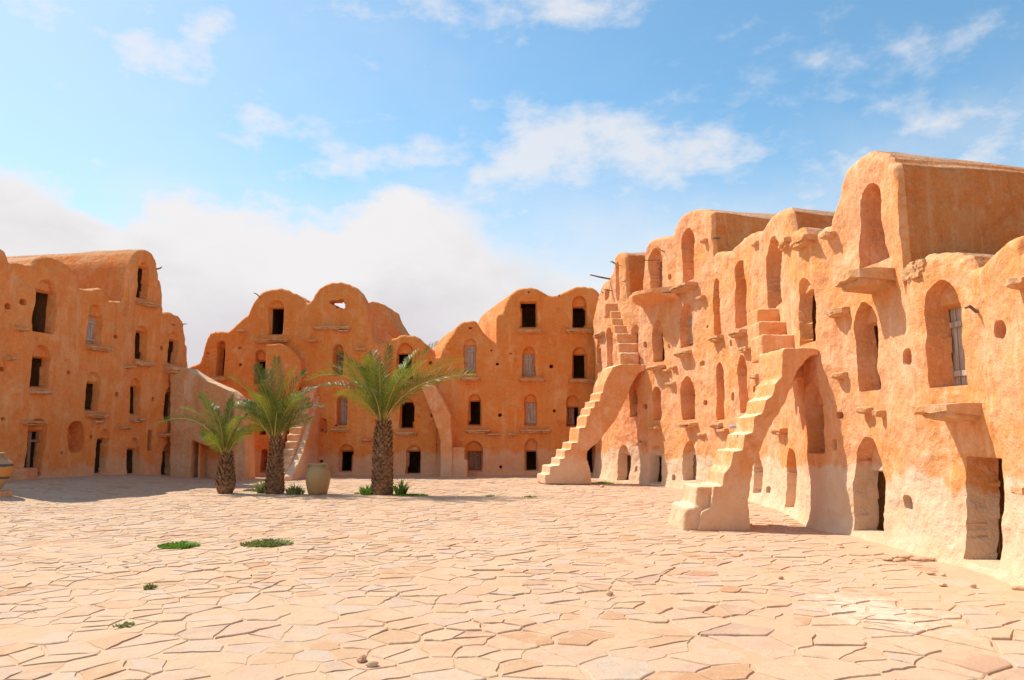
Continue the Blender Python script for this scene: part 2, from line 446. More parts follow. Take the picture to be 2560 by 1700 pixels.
        def sub(name, sel, mat, parent, sm=38):
            q = quad[sel & live]; uq, inv = np.unique(q, return_inverse=True)
            return mesh(name, Wf[uq], inv.reshape(q.shape), mat, parent, sm)
        sub('wall', lq < 0, wallmat, root)
        names = {'d': 'window', 'w': 'window', 'n': 'niche', 'o': 'window', 'h': 'vent_hole', 'r': 'window', 'rd': 'doorway', 'hole': 'broken_window'}
        for i, o in enumerate(s.opens):
            sel = lq == i
            if o['k'] == 'hole':            # through: drop the fully inside faces, keep the broken rim
                all_in = (np.stack([lab[:-1, :-1], lab[1:, :-1], lab[1:, 1:], lab[:-1, 1:]], -1).reshape(-1, 4) == i).all(1)
                sel = sel & ~all_in
            if sel.sum() < 1: continue
            nm = 'doorway' if (o['k'] in 'dw' and o['zo'] < .45) else names[o['k']]
            if 'room' in o:                 # the sheet is open here: a chamber lies behind
                op = o['room'].reshape(-1)
                sel = sel & ~op[quad].all(1)
            o['obj'] = sub(nm, sel, wallmat, root)
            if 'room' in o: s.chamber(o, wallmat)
            if o['k'] == 'w': s.door(o)
        # vault roofs: the outline swept back into the block
        ks = np.array([0, .12, .4, .58, .62, 1.0, 1.8, 2.8, 3.9, sweep_d]); sv = np.array([*sweep, 0.]); sv /= np.linalg.norm(sv)
        tp = W[:, -1, :]; rows_ = []
        for j, k in enumerate(ks):
            r_ = tp + sv * k
            sag = (.10 * perlin(u * 1.1, u * 0 + k * .7, seed + 5) + .10 * perlin(u * .3 + 40, u * 0 + k * .5, seed + 6)) * min(1, k)
            r_[:, 2] += sag + .03 * perlin(u * 4, u * 0 + k * 3, seed + 8) * min(1, k * 2)
            if ruin is not None and k > .6:
                a0 = s.hit(*ruin[0])[0]; a1 = s.hit(*ruin[1])[0]; zr = s.hit(*ruin[0])[1] - .05 * k
                q = (u > a0) & (u < a1); r_[q, 2] = np.minimum(r_[q, 2], zr + .1 * perlin(u[q] * 2, u[q] * 0 + k, 5))
            rows_.append(r_)
        last = rows_[-1].copy(); last[:, 2] = zb; rows_.append(last)
        RV = np.stack(rows_, 0).reshape(-1, 3); m_ = len(rows_)
        ii = np.arange(m_ * n).reshape(m_, n)
        qf = np.stack([ii[:-1, :-1], ii[:-1, 1:], ii[1:, 1:], ii[1:, :-1]], -1).reshape(-1, 4)
        if ruin is not None:
            gap = np.zeros((m_ - 1, n - 1), bool); gap[3] = (u[:-1] > a0) & (u[1:] < a1)
            qf = qf[~gap.reshape(-1)]
        mesh('vault_roof', RV, qf, ROOFM, root, 50)

    def hit(s, px, py):
        d = ray(px, py); az = d[0] / d[1]
        u = float(np.interp(az, s.az, s.S)) if s.az[-1] > s.az[0] else float(np.interp(-az, -s.az, s.S))
        y = float(np.interp(u, s.S, s.Q[:, 1])); k = y / d[1]
        return u, CAM_Z + d[2] * k, y

    def pos(s, u, out=0.0):
        x = np.array([np.interp(u, s.S, s.Q[:, 0]), np.interp(u, s.S, s.Q[:, 1])])
        n = np.array([np.interp(u, s.S, s.Nn[:, 0]), np.interp(u, s.S, s.Nn[:, 1])])
        return x - n * out

    def frame(s, u):
        t = np.array([np.interp(u, s.S, s.T[:, 0]), np.interp(u, s.S, s.T[:, 1])]); n = np.array([np.interp(u, s.S, s.Nn[:, 0]), np.interp(u, s.S, s.Nn[:, 1])])
        return t / np.linalg.norm(t), n / np.linalg.norm(n)

    def chamber(s, o, mat):
        u0, u1, dp = o['rc']; zo, zl = o['zo'] - .12, o['zl'] if o['k'] != 'r' else o['zt']; e = .2; dp -= .015; de = dp + s.room
        def pt(u, d, z): q = s.pos(u, -d); return (q[0], q[1], z)
        A = [pt(u0 + .01, dp, zo), pt(u1 - .01, dp, zo), pt(u1 - .01, dp, zl), pt(u0 + .01, dp, zl)]
        B = [pt(u0 - e, dp, zo - .05), pt(u1 + e, dp, zo - .05), pt(u1 + e, dp, zl + e), pt(u0 - e, dp, zl + e)]
        C_ = [pt(u0 - e, de, zo - .05), pt(u1 + e, de, zo - .05), pt(u1 + e, de, zl + e), pt(u0 - e, de, zl + e)]
        Fc = [(i, (i + 1) % 4, 4 + (i + 1) % 4, 4 + i) for i in range(4)] + [(4 + i, 4 + (i + 1) % 4, 8 + (i + 1) % 4, 8 + i) for i in range(4)] + [(8, 9, 10, 11)]
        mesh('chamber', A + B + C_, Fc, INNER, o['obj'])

    def door(s, o):
        """plank door standing in the opening of a recess"""
        t, n = s.frame(o['uc']); p = s.pos(o['uc']); b = MB(); st = o.get('door', 'full')
        dep = o['rr'] + .10; u0, u1 = -o['a'] + o['ins'] * .3, o['a'] - o['ins'] * .3; z0 = o['zo'] - .02; z1 = o['zl'] + .05
        z1 = z0 + (z1 - z0) * o.get('dh', 1.0)
        if st == 'half': u1 = u0 + (u1 - u0) * .62
        if st == 'left': u0 = u0 + (u1 - u0) * .35
        k = max(3, int(round((u1 - u0) / .12))); wd = (u1 - u0) / k
        def pt(u, d, z): q = p + t * u + n * d; return (q[0], q[1], z)
        def bx(a, c, d0, d1, za, zb, lean=0):
            b.box8([pt(a, d0, za), pt(c, d0, za), pt(c, d1, za), pt(a, d1, za), pt(a + lean, d0, zb), pt(c + lean, d0, zb), pt(c + lean, d1, zb), pt(a + lean, d1, zb)])
        for i in range(k):
            if st == 'slat' and i % 2: continue
            g = .006; zz1 = z1 - rng.uniform(0, .06); off = rng.uniform(0, .015)
            bx(u0 + i * wd + g, u0 + (i + 1) * wd - g, dep + off, dep + .03 + off, z0 + rng.uniform(0, .03), zz1, rng.uniform(-.008, .008))
        for f in (.18, .74):
            zc = z0 + (z1 - z0) * f; bx(u0, u1, dep - .03, dep - .002, zc - .035, zc + .035)
        d = b.build('door', o.get('wood', WOOD), o['obj'])
        d['label'] = 'weathered plank door'

    def ledge(s, x0, x1, y, p=None, th=.085, z_off=0, side=None):
        ua, za, ya = s.hit(x0, y); ub, zb, yb = s.hit(x1, y); ym = (ya + yb) / 2
        side = s.side if side is None else side
        if p is None: p = (.28 if side == 0 else float(np.clip(.5 * (x1 - x0) * ym / F, .14, .62)))
        if side < 0: ua = s.hit(min(x0 + .85 * p * F / ya, x1 - 5), y)[0]
        if side > 0: ub = s.hit(max(x1 - .55 * p * F / yb, x0 + 5), y)[0]
        u0, u1 = sorted((ua, ub)); z = (za + zb) / 2
        um = (u0 + u1) / 2; z = s.hit((x0 + x1) / 2, y)[1] if side == 0 else s.hit(x1 if side < 0 else x0, y)[1]
        b = MB(); layers = 2 if (u1 - u0) > .5 else 1
        for l in range(layers):
            pp = p * (1 - .18 * l); zt = z - l * th * .8; t_ = th * (1 if l == 0 else .8)
            k = max(5, int((u1 - u0) / .09)); us = np.linspace(u0 - .04 + l * .05, u1 + .04 - l * .05, k)
            prof = pp * (.80 + .2 * np.sin(np.linspace(.25, math.pi - .25, k))) + rng.normal(0, .022, k)
            V = []; 
            for q, (uu, o_) in enumerate(zip(us, prof)):
                A = s.pos(uu, -.15); B = s.pos(uu, o_ * .55); C = s.pos(uu, o_); jt = rng.normal(0, .009)
                V += [(A[0], A[1], zt), (B[0], B[1], zt + jt), (C[0], C[1], zt - .018 + jt), (C[0], C[1], zt - t_ * .8 + rng.normal(0, .012)), (B[0], B[1], zt - t_ * 1.1), (A[0], A[1], zt - t_ * 1.5)]
            Fc = []
            for q in range(k - 1):
                for r in range(6): Fc.append((q * 6 + r, q * 6 + (r + 1) % 6, (q + 1) * 6 + (r + 1) % 6, (q + 1) * 6 + r))
            Fc += [tuple(range(6)), tuple((k - 1) * 6 + r for r in range(5, -1, -1))]
            b.add(V, Fc)
        o = b.build('ledge', LEDGEM, s.root, 32)
        return o

    def stick(s, a, c, rad=.022, out=None):
        ua, za, ya = s.hit(*a); A = s.pos(ua, -.12); P0 = np.array([A[0], A[1], za]); A1 = s.pos(ua, .02); P1 = np.array([A1[0], A1[1], za])
        d = ray(*c); yy = ya + (out if out is not None else 0)
        P2 = np.array([d[0] * yy / d[1], yy, CAM_Z + d[2] * yy / d[1]])
        mid = (P1 + P2) / 2 + np.array([0, 0, rng.uniform(-.04, .05)])
        b = MB(); b.tube([P0, P1, mid, P2], [rad * 1.1, rad, rad * .9, rad * .6], 7)
        return b.build('beam', STICK, s.root, 40)


def O(x0, x1, yt, yb, k='d', t=.22, **kw): return dict(px=(x0, x1, yt, yb), k=k, t=t, **kw)
def H(x, y, rx, ry=None, deep=.45): ry = ry or rx; return dict(px=(x - rx, x + rx, y - ry, y + ry), k='h', deep=deep)


def soft(o, voxel=.04, it=3, disp=.035, size=.6):
    """hand-smoothed mud: remesh, smooth, uneven surface"""
    r = o.modifiers.new('remesh', 'REMESH'); r.mode = 'VOXEL'; r.voxel_size = voxel; r.use_smooth_shade = True
    q = o.modifiers.new('smooth', 'SMOOTH'); q.iterations = it; q.factor = .5
    tx = bpy.data.textures.new('mud', 'CLOUDS'); tx.noise_scale = size; tx.noise_depth = 3
    d = o.modifiers.new('uneven', 'DISPLACE'); d.texture = tx; d.strength = disp; d.mid_level = .5; d.texture_coords = 'GLOBAL'
    t2 = bpy.data.textures.new('mud_fine', 'CLOUDS'); t2.noise_scale = .16; t2.noise_depth = 2
    e = o.modifiers.new('lumps', 'DISPLACE'); e.texture = t2; e.strength = .035; e.mid_level = .5; e.texture_coords = 'GLOBAL'
    return o

def prism(name, pts, vec, mat, parent, voxel=.04, it=3, disp=.035, label=None):
    """outline in space pulled along vec"""
    bm = bmesh.new(); base = np.array(parent.location)
    v = [bm.verts.new(np.array(p) - base) for p in pts]; f = bm.faces.new(v)
    e = bmesh.ops.extrude_face_region(bm, geom=[f])
    bmesh.ops.translate(bm, vec=Vector(vec), verts=[x for x in e['geom'] if isinstance(x, bmesh.types.BMVert)])
    bmesh.ops.triangulate(bm, faces=bm.faces[:]); bmesh.ops.recalc_face_normals(bm, faces=bm.faces[:])
    me = bpy.data.meshes.new(name); bm.to_mesh(me); bm.free(); me.materials.append(mat)
    o = bpy.data.objects.new(name, me); COL.objects.link(o); o.parent = parent
    if label: o['label'] = label
    if voxel: soft(o, voxel, it, disp)
    return o


# ================================================================== RIGHT ROW
rt = thing('mud_granary', 'long sunlit row of mud granaries with tall vaulted bay, two flying stairs and deep niches', 'granary', (5.4, 8.5, 0))
RPOLY = [(3.2, 31.4), (3.3, 29), (3.5, 27.6), (3.9, 26.3), (4.4, 25.3), (4.9, 24.2), (5.3, 22.8), (5.7, 21), (5.85, 19.5), (5.85, 17.5), (5.6, 15.5), (5.25, 13.6), (5.35, 13.0), (5.5, 12.45),
         (5.5, 11.4), (5.5, 10.4), (5.6, 9.6), (5.5, 8.6), (5.4, 8.15), (5.4, 6), (5.4, 3)]
RSIL = [(1484, 800), (1490, 770), (1497, 737), (1501, 721), (1507, 705), (1512, 700), (1523, 696), (1531, 673), (1535.6, 650), (1538, 636), (1544, 632.5), (1552, 630.6), (1562, 634), (1566, 640), (1569, 735),
        (1600, 742), (1606, 700), (1609, 657), (1611, 629), (1617, 610), (1624.5, 601), (1640, 593), (1659, 590), (1676, 593), (1683, 580), (1685, 567), (1694, 548), (1704, 539), (1716.5, 532), (1730, 526), (1745, 524), (1767, 526),
        (1779, 532), (1784, 635), (1793, 631), (1825, 628), (1834.6, 618), (1847, 599), (1863, 588), (1889, 583), (1905, 574), (1917.5, 554.6), (1933, 535), (1952.6, 524), (1965, 522.5), (1973, 526), (1978, 577),
        (1994, 570.5), (2005, 584), (2032, 583), (2051.5, 567), (2067, 561), (2074.4, 532), (2085, 508), (2098.5, 460), (2119, 418.5), (2143, 394), (2171, 380.7), (2188, 379), (2208.7, 386), (2219, 398), (2224, 408), (2243, 406.5),
        (2247, 424), (2256, 704), (2264, 701), (2270.7, 670), (2288, 656), (2305, 649), (2312, 635.5), (2343, 632), (2370.6, 635.5), (2405, 642), (2422, 673), (2443, 663), (2470.5, 632), (2498, 608), (2522, 591),
        (2536, 585.6), (2543, 622), (2556, 590), (2600, 560), (2750, 500), (3077, 388), (3650, 166)]
ROP = [O(1539, 1549, 654, 751, 'n'), O(1622, 1656, 620, 727, 'w', .25, fj=.5), O(1512, 1523, 722, 750, 'd', .1), O(1516, 1532, 818, 925, 'n'), O(1489, 1504, 853, 932, 'd', .2),
       O(1579, 1596, 810, 908, 'd', .2), O(1631, 1659, 800, 905, 'd', .25), O(1704, 1735, 569, 704, 'n'), O(1699, 1733, 759, 868, 'w', .24, wood=WOODG), O(1703, 1737, 940, 1050, 'w', .25, fj=.75),
       O(1633, 1653, 966, 1051, 'n'), O(1574, 1592, 958, 1043, 'd', .2), O(1627, 1657, 1115, 1209, 'd', .25, fj=.4), O(1709, 1743, 1101, 1204, 'w', .33), O(1546, 1576, 1112, 1204, 'd', .25),
       O(1783, 1802, 695, 838, 'n'), O(1838, 1863, 649, 819, 'n'), O(1917, 1953, 588, 771, 'd', .25, fj=.95), O(1996, 2036, 689, 859, 'd', .2), O(1791, 1810, 904, 1050, 'n'), O(1846, 1865, 886, 1033, 'n'),
       O(2149, 2209, 456, 661, 'd', .32, fj=.95), O(2138, 2191, 753, 978, 'd', .22, fj=.6), O(2322, 2403, 697, 968, 'w', .22, fj=.42, wood=WOODG, door='half'), O(2018, 2061, 957, 1134, 'd', .3, fj=.6),
       O(2135, 2212, 1092, 1335, 'd', .35, fj=.55), O(2418, 2509, 1143, 1410, 'rd', 0.0, fj=.6), O(1881, 1905, 1133, 1235, 'n', lean=0), O(1966, 1990, 1120, 1273, 'n'),
       H(1615, 1016, 5, 7), H(1765, 1007, 5, 7), H(1832.6, 992, 5, 12), H(1765, 816, 3, 4), H(1880.6, 973, 5, 10), H(1829, 858, 2.5, 9), H(1613, 861, 4, 8), H(1673, 865, 2.5, 6), H(1675, 692, 3, 8),
       dict(px=(2256, 2291, 871, 915), k='h', deep=.42), dict(px=(2485, 2512, 800, 850), k='h', deep=.5), H(2097, 1038, 7, 9), H(2277, 1257, 11, 20, .5), H(2084, 1112, 6, 14, .12), H(1590.7, 1173, 3, 8), H(1688, 1194, 4, 8), H(1926.7, 1225, 4, 10), H(1756, 909, 6, 8, .08),
       H(1600, 1106, 5, 5, .1)]
RF = Facade(rt, RPOLY, False, RSIL, ROP, EARTH, (.97, .2), 11, cell=(.0019, .017, .05), dz=.024, fj=.44, relief=1.1, sweep_d=7.0)
RF.side = -1
for L_ in [(1670, 1742, 706), (1483, 1512, 828), (1680, 1730, 876), (1612, 1661, 912), (1652, 1676, 922), (1673, 1692, 914), (1664, 1690, 954), (1615, 1651, 1066), (1691, 1744, 1056), (1769, 1808, 1057),
           (1790, 1822, 1071), (1744, 1766, 1082), (1591, 1614, 1107), (1768, 1807, 837), (1820, 1866, 822), (1750, 1767, 597), (1878, 1897, 602), (1948, 1978, 592), (1975, 2035, 586), (2050, 2083, 578), (2061, 2118, 768), (2064, 2119, 772),
           (1872, 1897, 934), (2073, 2111, 930), (2141, 2178, 1017), (2190, 2210, 1026), (2538, 2580, 1216), (2524, 2580, 690), (1847, 1876, 863), (1927, 1965, 1070), (1742, 1760, 738)]:
    RF.ledge(*L_)
RF.ledge(2093, 2233, 672, p=.62, th=.13)
o = RF.ledge(2285, 2451, 1008, p=.5, th=.11); o['label'] = 'broken ledge of big flat stones'
for a, c, r in [((1523, 697), (1475, 687), .035), ((1537, 658), (1526, 655), .03), ((1556, 664), (1549, 664), .02), ((1527, 726), (1508, 723), .02), ((1508, 732), (1502, 730), .02), ((1499, 749), (1490, 747), .02),
                ((1640, 650), (1606, 650), .02), ((1664, 630), (1643, 618), .02), ((1697, 731), (1655, 731), .03), ((2444, 778), (2412, 770), .022), ((1535, 848), (1528, 846), .016), ((1566, 700), (1555, 703), .02), ((1790, 595), (1782, 596), .03)]:
    RF.stick(a, c, r)

def rubble(fac, box, n_, size, label):
    m = MB(); x0, x1, y0, y1 = box; rr = np.random.default_rng(int(x0))
    for i in range(n_):
        px = rr.uniform(x0, x1); py = rr.uniform(y0, y1)
        u, z, y = fac.hit(px, py); tz = float(np.interp(u, fac.u, fac.top))
        if z > tz + .02: z = tz - rr.uniform(0, .1)
        p = fac.pos(u, rr.uniform(-.05, .03)); t, nn = fac.frame(u); a = size * rr.uniform(.5, 1.3); b_ = a * rr.uniform(.4, .8); T = np.array([t[0], t[1], 0]); Nn = np.array([nn[0], nn[1], 0]); c = np.array([p[0], p[1], z]); Zv = np.array([0, 0, 1.])
        P = [c + T * a * sx * rr.uniform(.7, 1.1) + Nn * a * sy * rr.uniform(.5, 1.0) + Zv * b_ * sz * rr.uniform(.6, 1.1) for sz in (-1, 1) for sx, sy in ((-1, -1), (1, -1), (1, 1), (-1, 1))]
        m.box8(P)
    o = m.build('exposed_rubble', LEDGEM, fac.root); o['label'] = label
    bv = o.modifiers.new('worn', 'BEVEL'); bv.width = .012; bv.segments = 2
rubble(RF, (2268, 2312, 652, 700), 110, .06, 'bare rubble where plaster fell beside the tall bay')

# far stair of the right row: masonry flight on a half arch, then steps along the wall
def C2(x, y): return (1280 + x / 4.48, 900 + y / 4.48)
prof = [(372, 1390), (372, 1283), (424, 1280), (426, 1185), (534, 1180), (536, 1103), (586, 1100), (592, 1005), (660, 1003), (668, 925), (740, 920), (752, 757), (826, 755), (838, 625), (870, 622), (882, 535),
        (922, 530), (930, 460), (985, 455), (990, 368), (1020, 362), (1026, 285), (1045, 240), (1130, 78), (1225, 45), (1435, 45), (1495, 55), (1500, 110), (1420, 150), (1345, 270), (1290, 410), (1250, 490), (1170, 660), (1070, 790), (960, 930), (880, 985), (842, 1030), (838, 1100), (882, 1250), (895, 1390)]
prism('staircase', [at(*C2(*p), 25.3) for p in prof], (-.24, .95, 0), STAIRM, rt, .032, 0, .02, 'far flying stair on a half arch')
def flight(px_list, y0, y1, w0, mat, parent, name='staircase', label=None, into=.9):
    """steps along a wall; px_list: (x left, x right, y top edge) per step, spread in distance y0..y1"""
    m = MB(); k = len(px_list); ys = np.linspace(y0, y1, k + 1)
    for i, (xa, xb, yt) in enumerate(px_list):
        A = at(xa, yt, ys[i]); B = at(xb, yt, ys[i]); z = A[2]; yb = ys[i + 1] + .06
        dx = (yb - ys[i]) * .0
        m.box8([(A[0], ys[i], z - .5), (B[0] + into, ys[i], z - .5), (B[0] + into, yb, z - .5), (A[0], yb, z - .5), (A[0], ys[i], z), (B[0] + into, ys[i], z), (B[0] + into, yb, z), (A[0], yb, z)])
    o = m.build(name, mat, parent)
    if label: o['label'] = label
    return soft(o, .04, 1, .03)
S3 = lambda x, y: (1460 + x / 5.227, 600 + y / 5.227)
flight([(1549, 1576, 881), (1545, 1575, 858), (1542, 1574, 833), (1536, 1572, 813), (1530, 1571, 796), (1526, 1567, 777), (1512, 1553, 757)], 25.5, 27.2, .9, STAIRM, rt, label='upper flight of the far stair', into=.28)
# rounded balcony
bp = [at(*S3(*p), 24.6) for p in [(565, 905), (575, 800), (640, 745), (760, 705), (900, 680), (1060, 655), (1240, 655)]]
m_ = MB(); zt = 6.05
u0 = RF.hit(1606, 735)[0]; u1 = RF.hit(1697, 735)[0]; z0 = RF.hit(1660, 728)[1]
us = np.linspace(u0, u1, 22); pr = .85 * np.sin(np.linspace(.35, math.pi - .12, 22)) ** .7
V = []
for uu, p_ in zip(us, pr):
    A = RF.pos(uu, -.2); B = RF.pos(uu, p_ + rng.normal(0, .015)); C = RF.pos(uu, p_ * .8); D_ = RF.pos(uu, .0)
    V += [(A[0], A[1], z0), (B[0], B[1], z0 - .02), (B[0], B[1], z0 - .13), (C[0], C[1], z0 - .22 + rng.normal(0, .02)), (D_[0], D_[1], z0 - .36), (A[0], A[1], z0 - .45)]
Fc = []
for q in range(21):
    for r in range(6): Fc.append((q * 6 + r, q * 6 + (r + 1) % 6, (q + 1) * 6 + (r + 1) % 6, (q + 1) * 6 + r))
Fc += [tuple(range(6)), tuple(21 * 6 + r for r in range(5, -1, -1))]
m_.add(V, Fc); o = m_.build('balcony', STAIRM, rt, 40); o['label'] = 'rounded mud balcony below an arched window'

# near stair of the right row
def C6(x, y): return (1640 + x / 2.8, 820 + y / 2.8)
prof = [(290, 1420), (318, 1285), (383, 1255), (402, 1110), (465, 1105), (477, 1020), (522, 963), (540, 862), (606, 852), (618, 745), (676, 728), (684, 620), (746, 596), (768, 500), (816, 470), (834, 390), (880, 340), (884, 165), (900, 138), (1092, 138), (1140, 148), (1142, 188),
        (1085, 192), (1030, 255), (985, 310), (962, 370), (932, 425), (905, 520), (850, 605), (792, 705), (770, 765), (742, 830), (685, 960), (662, 1080), (648, 1200), (658, 1420)]
prism('staircase', [at(*C6(*p), 13.25) for p in prof], (.02, 1.12, 0), STAIRM, rt, .022, 0, .022, 'near flying stair of tall pale steps')
m_ = MB()                                # flared lowest steps spreading to the left
for (a, b_, yt, y0, y1) in [((172, 1395), (330, 1395), 1255, 13.3, 14.5), ((258, 1395), (410, 1395), 1110, 13.35, 14.45)]:
    A = at(*C6(*a), y0); B = at(*C6(*b_), y0); z = at(*C6(b_[0], yt), y0)[2]
    m_.box8([(A[0], y0, -.15), (B[0], y0, -.15), (B[0], y1, -.15), (A[0], y1, -.15), (A[0] + .08, y0, z), (B[0], y0, z), (B[0], y1, z), (A[0] + .1, y1, z)])
o = m_.build('bottom_step', STAIRM, rt); soft(o, .035, 4, .07)
flight([(1927, 1985, 878), (1903, 1979, 836), (1897, 1977, 802), (1892, 1968, 771)], 14.2, 17.0, .9, STAIRM, rt, label='upper flight of the near stair', into=.8)

# ================================================================== LEFT ROW
lf = thing('mud_granary', 'shaded mud granary row with many small black windows and barrel vaults, left of the palms', 'granary', (-13.6, 25, 0))
LPOLY = [(-17.5, 11.2), (-14.1, 23), (-12.45, 28.6), (-12.0, 30.2)]
LSIL = [(-92, 900), (-90, 700), (-80, 640), (-40, 614), (-15, 611), (0, 617), (12, 623), (22, 640), (27, 653), (78, 661), (85, 655), (95, 645), (112, 640), (130, 641), (150, 648), (170, 658), (185, 672), (195, 690), (202, 715), (206, 724),
        (210, 721), (225, 722), (255, 719), (262, 728), (272, 750), (308, 754), (316, 735), (320, 690), (327, 652), (340, 631), (352, 624), (365, 623), (380, 632), (390, 648), (395, 665), (396.5, 695), (402, 699), (404, 720), (404.5, 778), (406, 781), (430, 780), (448, 790), (460, 805), (464, 830), (464.6, 858), (469, 863), (470, 917), (472, 930)]
LOP = [O(84, 141, 698, 833, 'd', .19), O(77, 125, 861, 970, 'd', .27), O(66, 112, 1046, 1193, 'w', .19, door='slat', lean=-.22), O(219, 256, 760, 862, 'w', .27, wood=WOODG), O(214, 250, 929, 1028, 'd', .24), O(170, 210, 1052, 1132, 'o'),
       O(241, 271, 1072, 1187, 'd', .2, lean=-.25), O(344, 371, 655, 747, 'd', .11), O(339, 368, 813, 899, 'd', .15), O(325, 353, 945, 1039, 'd', .2), O(315, 348, 1094, 1188, 'd', .27), O(419, 446, 828, 911, 'd', .24), O(411, 438, 968, 1054, 'd', .14), O(405, 430, 1110, 1189, 'd', .22, lean=-.2),
       O(369, 379, 1075, 1127, 'r', 0, deep=1.0), H(20, 766, 8), H(57, 755, 8), H(288, 842, 5), H(7, 1048, 5), H(6, 923, 7, 6), H(291, 986, 4, 7), H(172, 931, 4, 6), H(153, 1132, 4, 4), H(229, 1092, 4, 6), H(382, 998, 2.5, 6), H(402, 870, 4, 6), H(195, 773, 4, 3, .15), H(54, 935, 3, 5, .2)]
LF = Facade(lf, LPOLY, True, LSIL, LOP, EARTH_LEFT, (-.96, .22), 31, cell=(.0019, .03, .055), dz=.04, sweep_d=6.5, fj=.2)
LF.side = 1
for L_ in [(219, 280, 864), (78, 126, 976), (214, 270, 1034), (336, 386, 903), (344, 400, 752), (324, 362, 1045), (298, 328, 1066), (311, 336, 914), (398, 440, 1083), (38, 72, 818), (18, 42, 892), (60, 110, 1052), (230, 262, 1050)]:
    LF.ledge(*L_, p=.26)
LF.ledge(410, 462, 915, p=.4, th=.16)
for a, c, r in [((394, 672), (405, 667), .03), ((428, 810), (440, 812), .02), ((456, 811), (467, 810), .02)]: LF.stick(a, c, r)
# stair wall that closes the corner: sloping parapet on piers with two tall recesses
yw = 28.2
q = lambda x, y: at(x, y, yw)
prism('staircase', [q(424, 925), (q(440, 917)), q(466, 919), q(495, 938), q(520, 953), q(548, 964), q(575, 977), q(594, 996), q(606, 1022), q(613, 1056), q(615, 1205), q(583, 1205), q(580, 1118), q(540, 1100), q(537, 1120), q(500, 1110), q(478, 1100), q(474, 1205), q(424, 1205)],
      (.1, .75, 0), PALEM, lf, .04, 1, .03, 'sloping stair wall with pale sunlit coping')
prism('stair_backing', [at(424, 1000, 28.9), at(610, 1050, 28.9), at(612, 1205, 28.9), at(424, 1205, 28.9)], (0, .3, 0), EARTH_LEFT, lf, None)
prism('pier', [at(496, 1100, 28.3), at(499, 1100, 28.3), at(499, 1203, 28.3), at(493, 1203, 28.3)], (.02, .5, 0), EARTH_LEFT, lf, .04, 1, .02)

# ================================================================== BACK ROWS
bl = thing('mud_granary', 'shaded orange granary with two round gables, one pierced by a broken window, behind the palms', 'granary', (-8, 31, 0))
BSIL = [(425, 930), (440, 926), (470, 917), (498, 907), (503, 893), (507, 880), (511, 862), (517, 845), (524, 833), (536, 827), (550, 827), (567, 829), (580, 820), (598, 803), (608, 792), (618, 786), (625, 770), (632, 755), (640, 745), (650, 733), (662, 726), (675, 722), (700, 721), (720, 725), (740, 734), (755, 745), (766, 757),
        (772, 756), (780, 748), (786, 735), (797, 722), (812, 711), (828, 706), (850, 704.5), (870, 708), (890, 717), (900, 729), (908, 742), (914, 757), (918, 775), (922, 800), (926, 838), (945, 856), (962, 858), (980, 846), (1000, 838), (1012, 836), (1035, 838), (1050, 847), (1062, 858), (1070, 868), (1078, 880), (1083, 889), (1090, 891), (1094, 891)]
BOP = [O(542, 562, 851, 940, 'd', .17), O(671, 709, 750, 838, 'd', .2, r=.12), O(637, 664, 874, 960, 'd', .28, r=.2), dict(px=(825, 860, 749, 772), k='hole', poly=[(825, 754), (830, 752), (846, 751), (859, 748.5), (860, 770), (855, 771), (848, 767), (842, 768), (836, 762), (826, 758)]),
       O(831, 858, 860, 940, 'w', .2), O(841, 868, 985, 1064, 'w', .1, wood=WOODG), O(847, 883, 1110, 1181, 'd', .22, r=.15), O(653, 668, 1122, 1182, 'd', .1), O(649, 665, 1068, 1087, 'r', 0, deep=1.2), O(795, 818, 1045, 1082, 'n', r=.2),
       O(990, 1032, 857, 950, 'd', .27, r=.2), O(998, 1037, 995, 1073, 'd', .1, r=.15), O(1014, 1054, 1112, 1186, 'd', .18, r=.12),
       H(802, 1076, 2.5, 5), H(786, 1132, 4), H(803, 1153, 5, 4), H(601, 912, 4.5), H(599, 870, 5, 4, .15), H(709, 928, 5.5, 5), H(733.6, 844, 2), H(1076, 907, 5), H(1080, 1038, 4, 5), H(884, 778, 2.5), H(520, 883, 4, 2, .1)]
BF = Facade(bl, [(-15, 31.2), (-3.0, 31.0)], False, BSIL, BOP, EARTH_BACK, (.04, 1), 51, dz=.04, cell=(.0018, .03, .055), ruin=((779, 790), (928, 790)), sweep_d=5.5)
BF.side = 0
for L_ in [(645, 722, 849), (790, 875, 817), (776, 792, 850), (896, 914, 872), (833, 871, 1071), (993, 1041, 1080), (524, 566, 944), (908, 926, 1097), (850, 872, 826), (990, 1036, 955), (600, 612, 826)]:
    BF.ledge(*L_)
BF.stick((651, 744), (634, 732), .025)
br = thing('mud_granary', 'shaded orange granary with plank doors and twin round gables, between big palm and sunlit stair', 'granary', (0.5, 31, 0))
QSIL = [(1086, 892), (1098, 890), (1101, 882), (1105, 870), (1112, 858), (1120, 847), (1132, 832), (1142, 815), (1150, 808), (1160, 803), (1180, 801), (1190, 804), (1196, 812), (1204, 825), (1220, 841), (1232, 852), (1238, 856), (1239.5, 790), (1242, 786), (1255, 784), (1258, 775), (1261, 763), (1268, 745), (1275, 735), (1290, 724), (1310, 718.5), (1330, 718), (1345, 722), (1355, 729), (1367, 736), (1380, 737), (1400, 735), (1410, 731),
        (1425, 721), (1440, 716.5), (1460, 716), (1475, 717), (1487, 723), (1498, 733), (1506, 745), (1530, 765)]
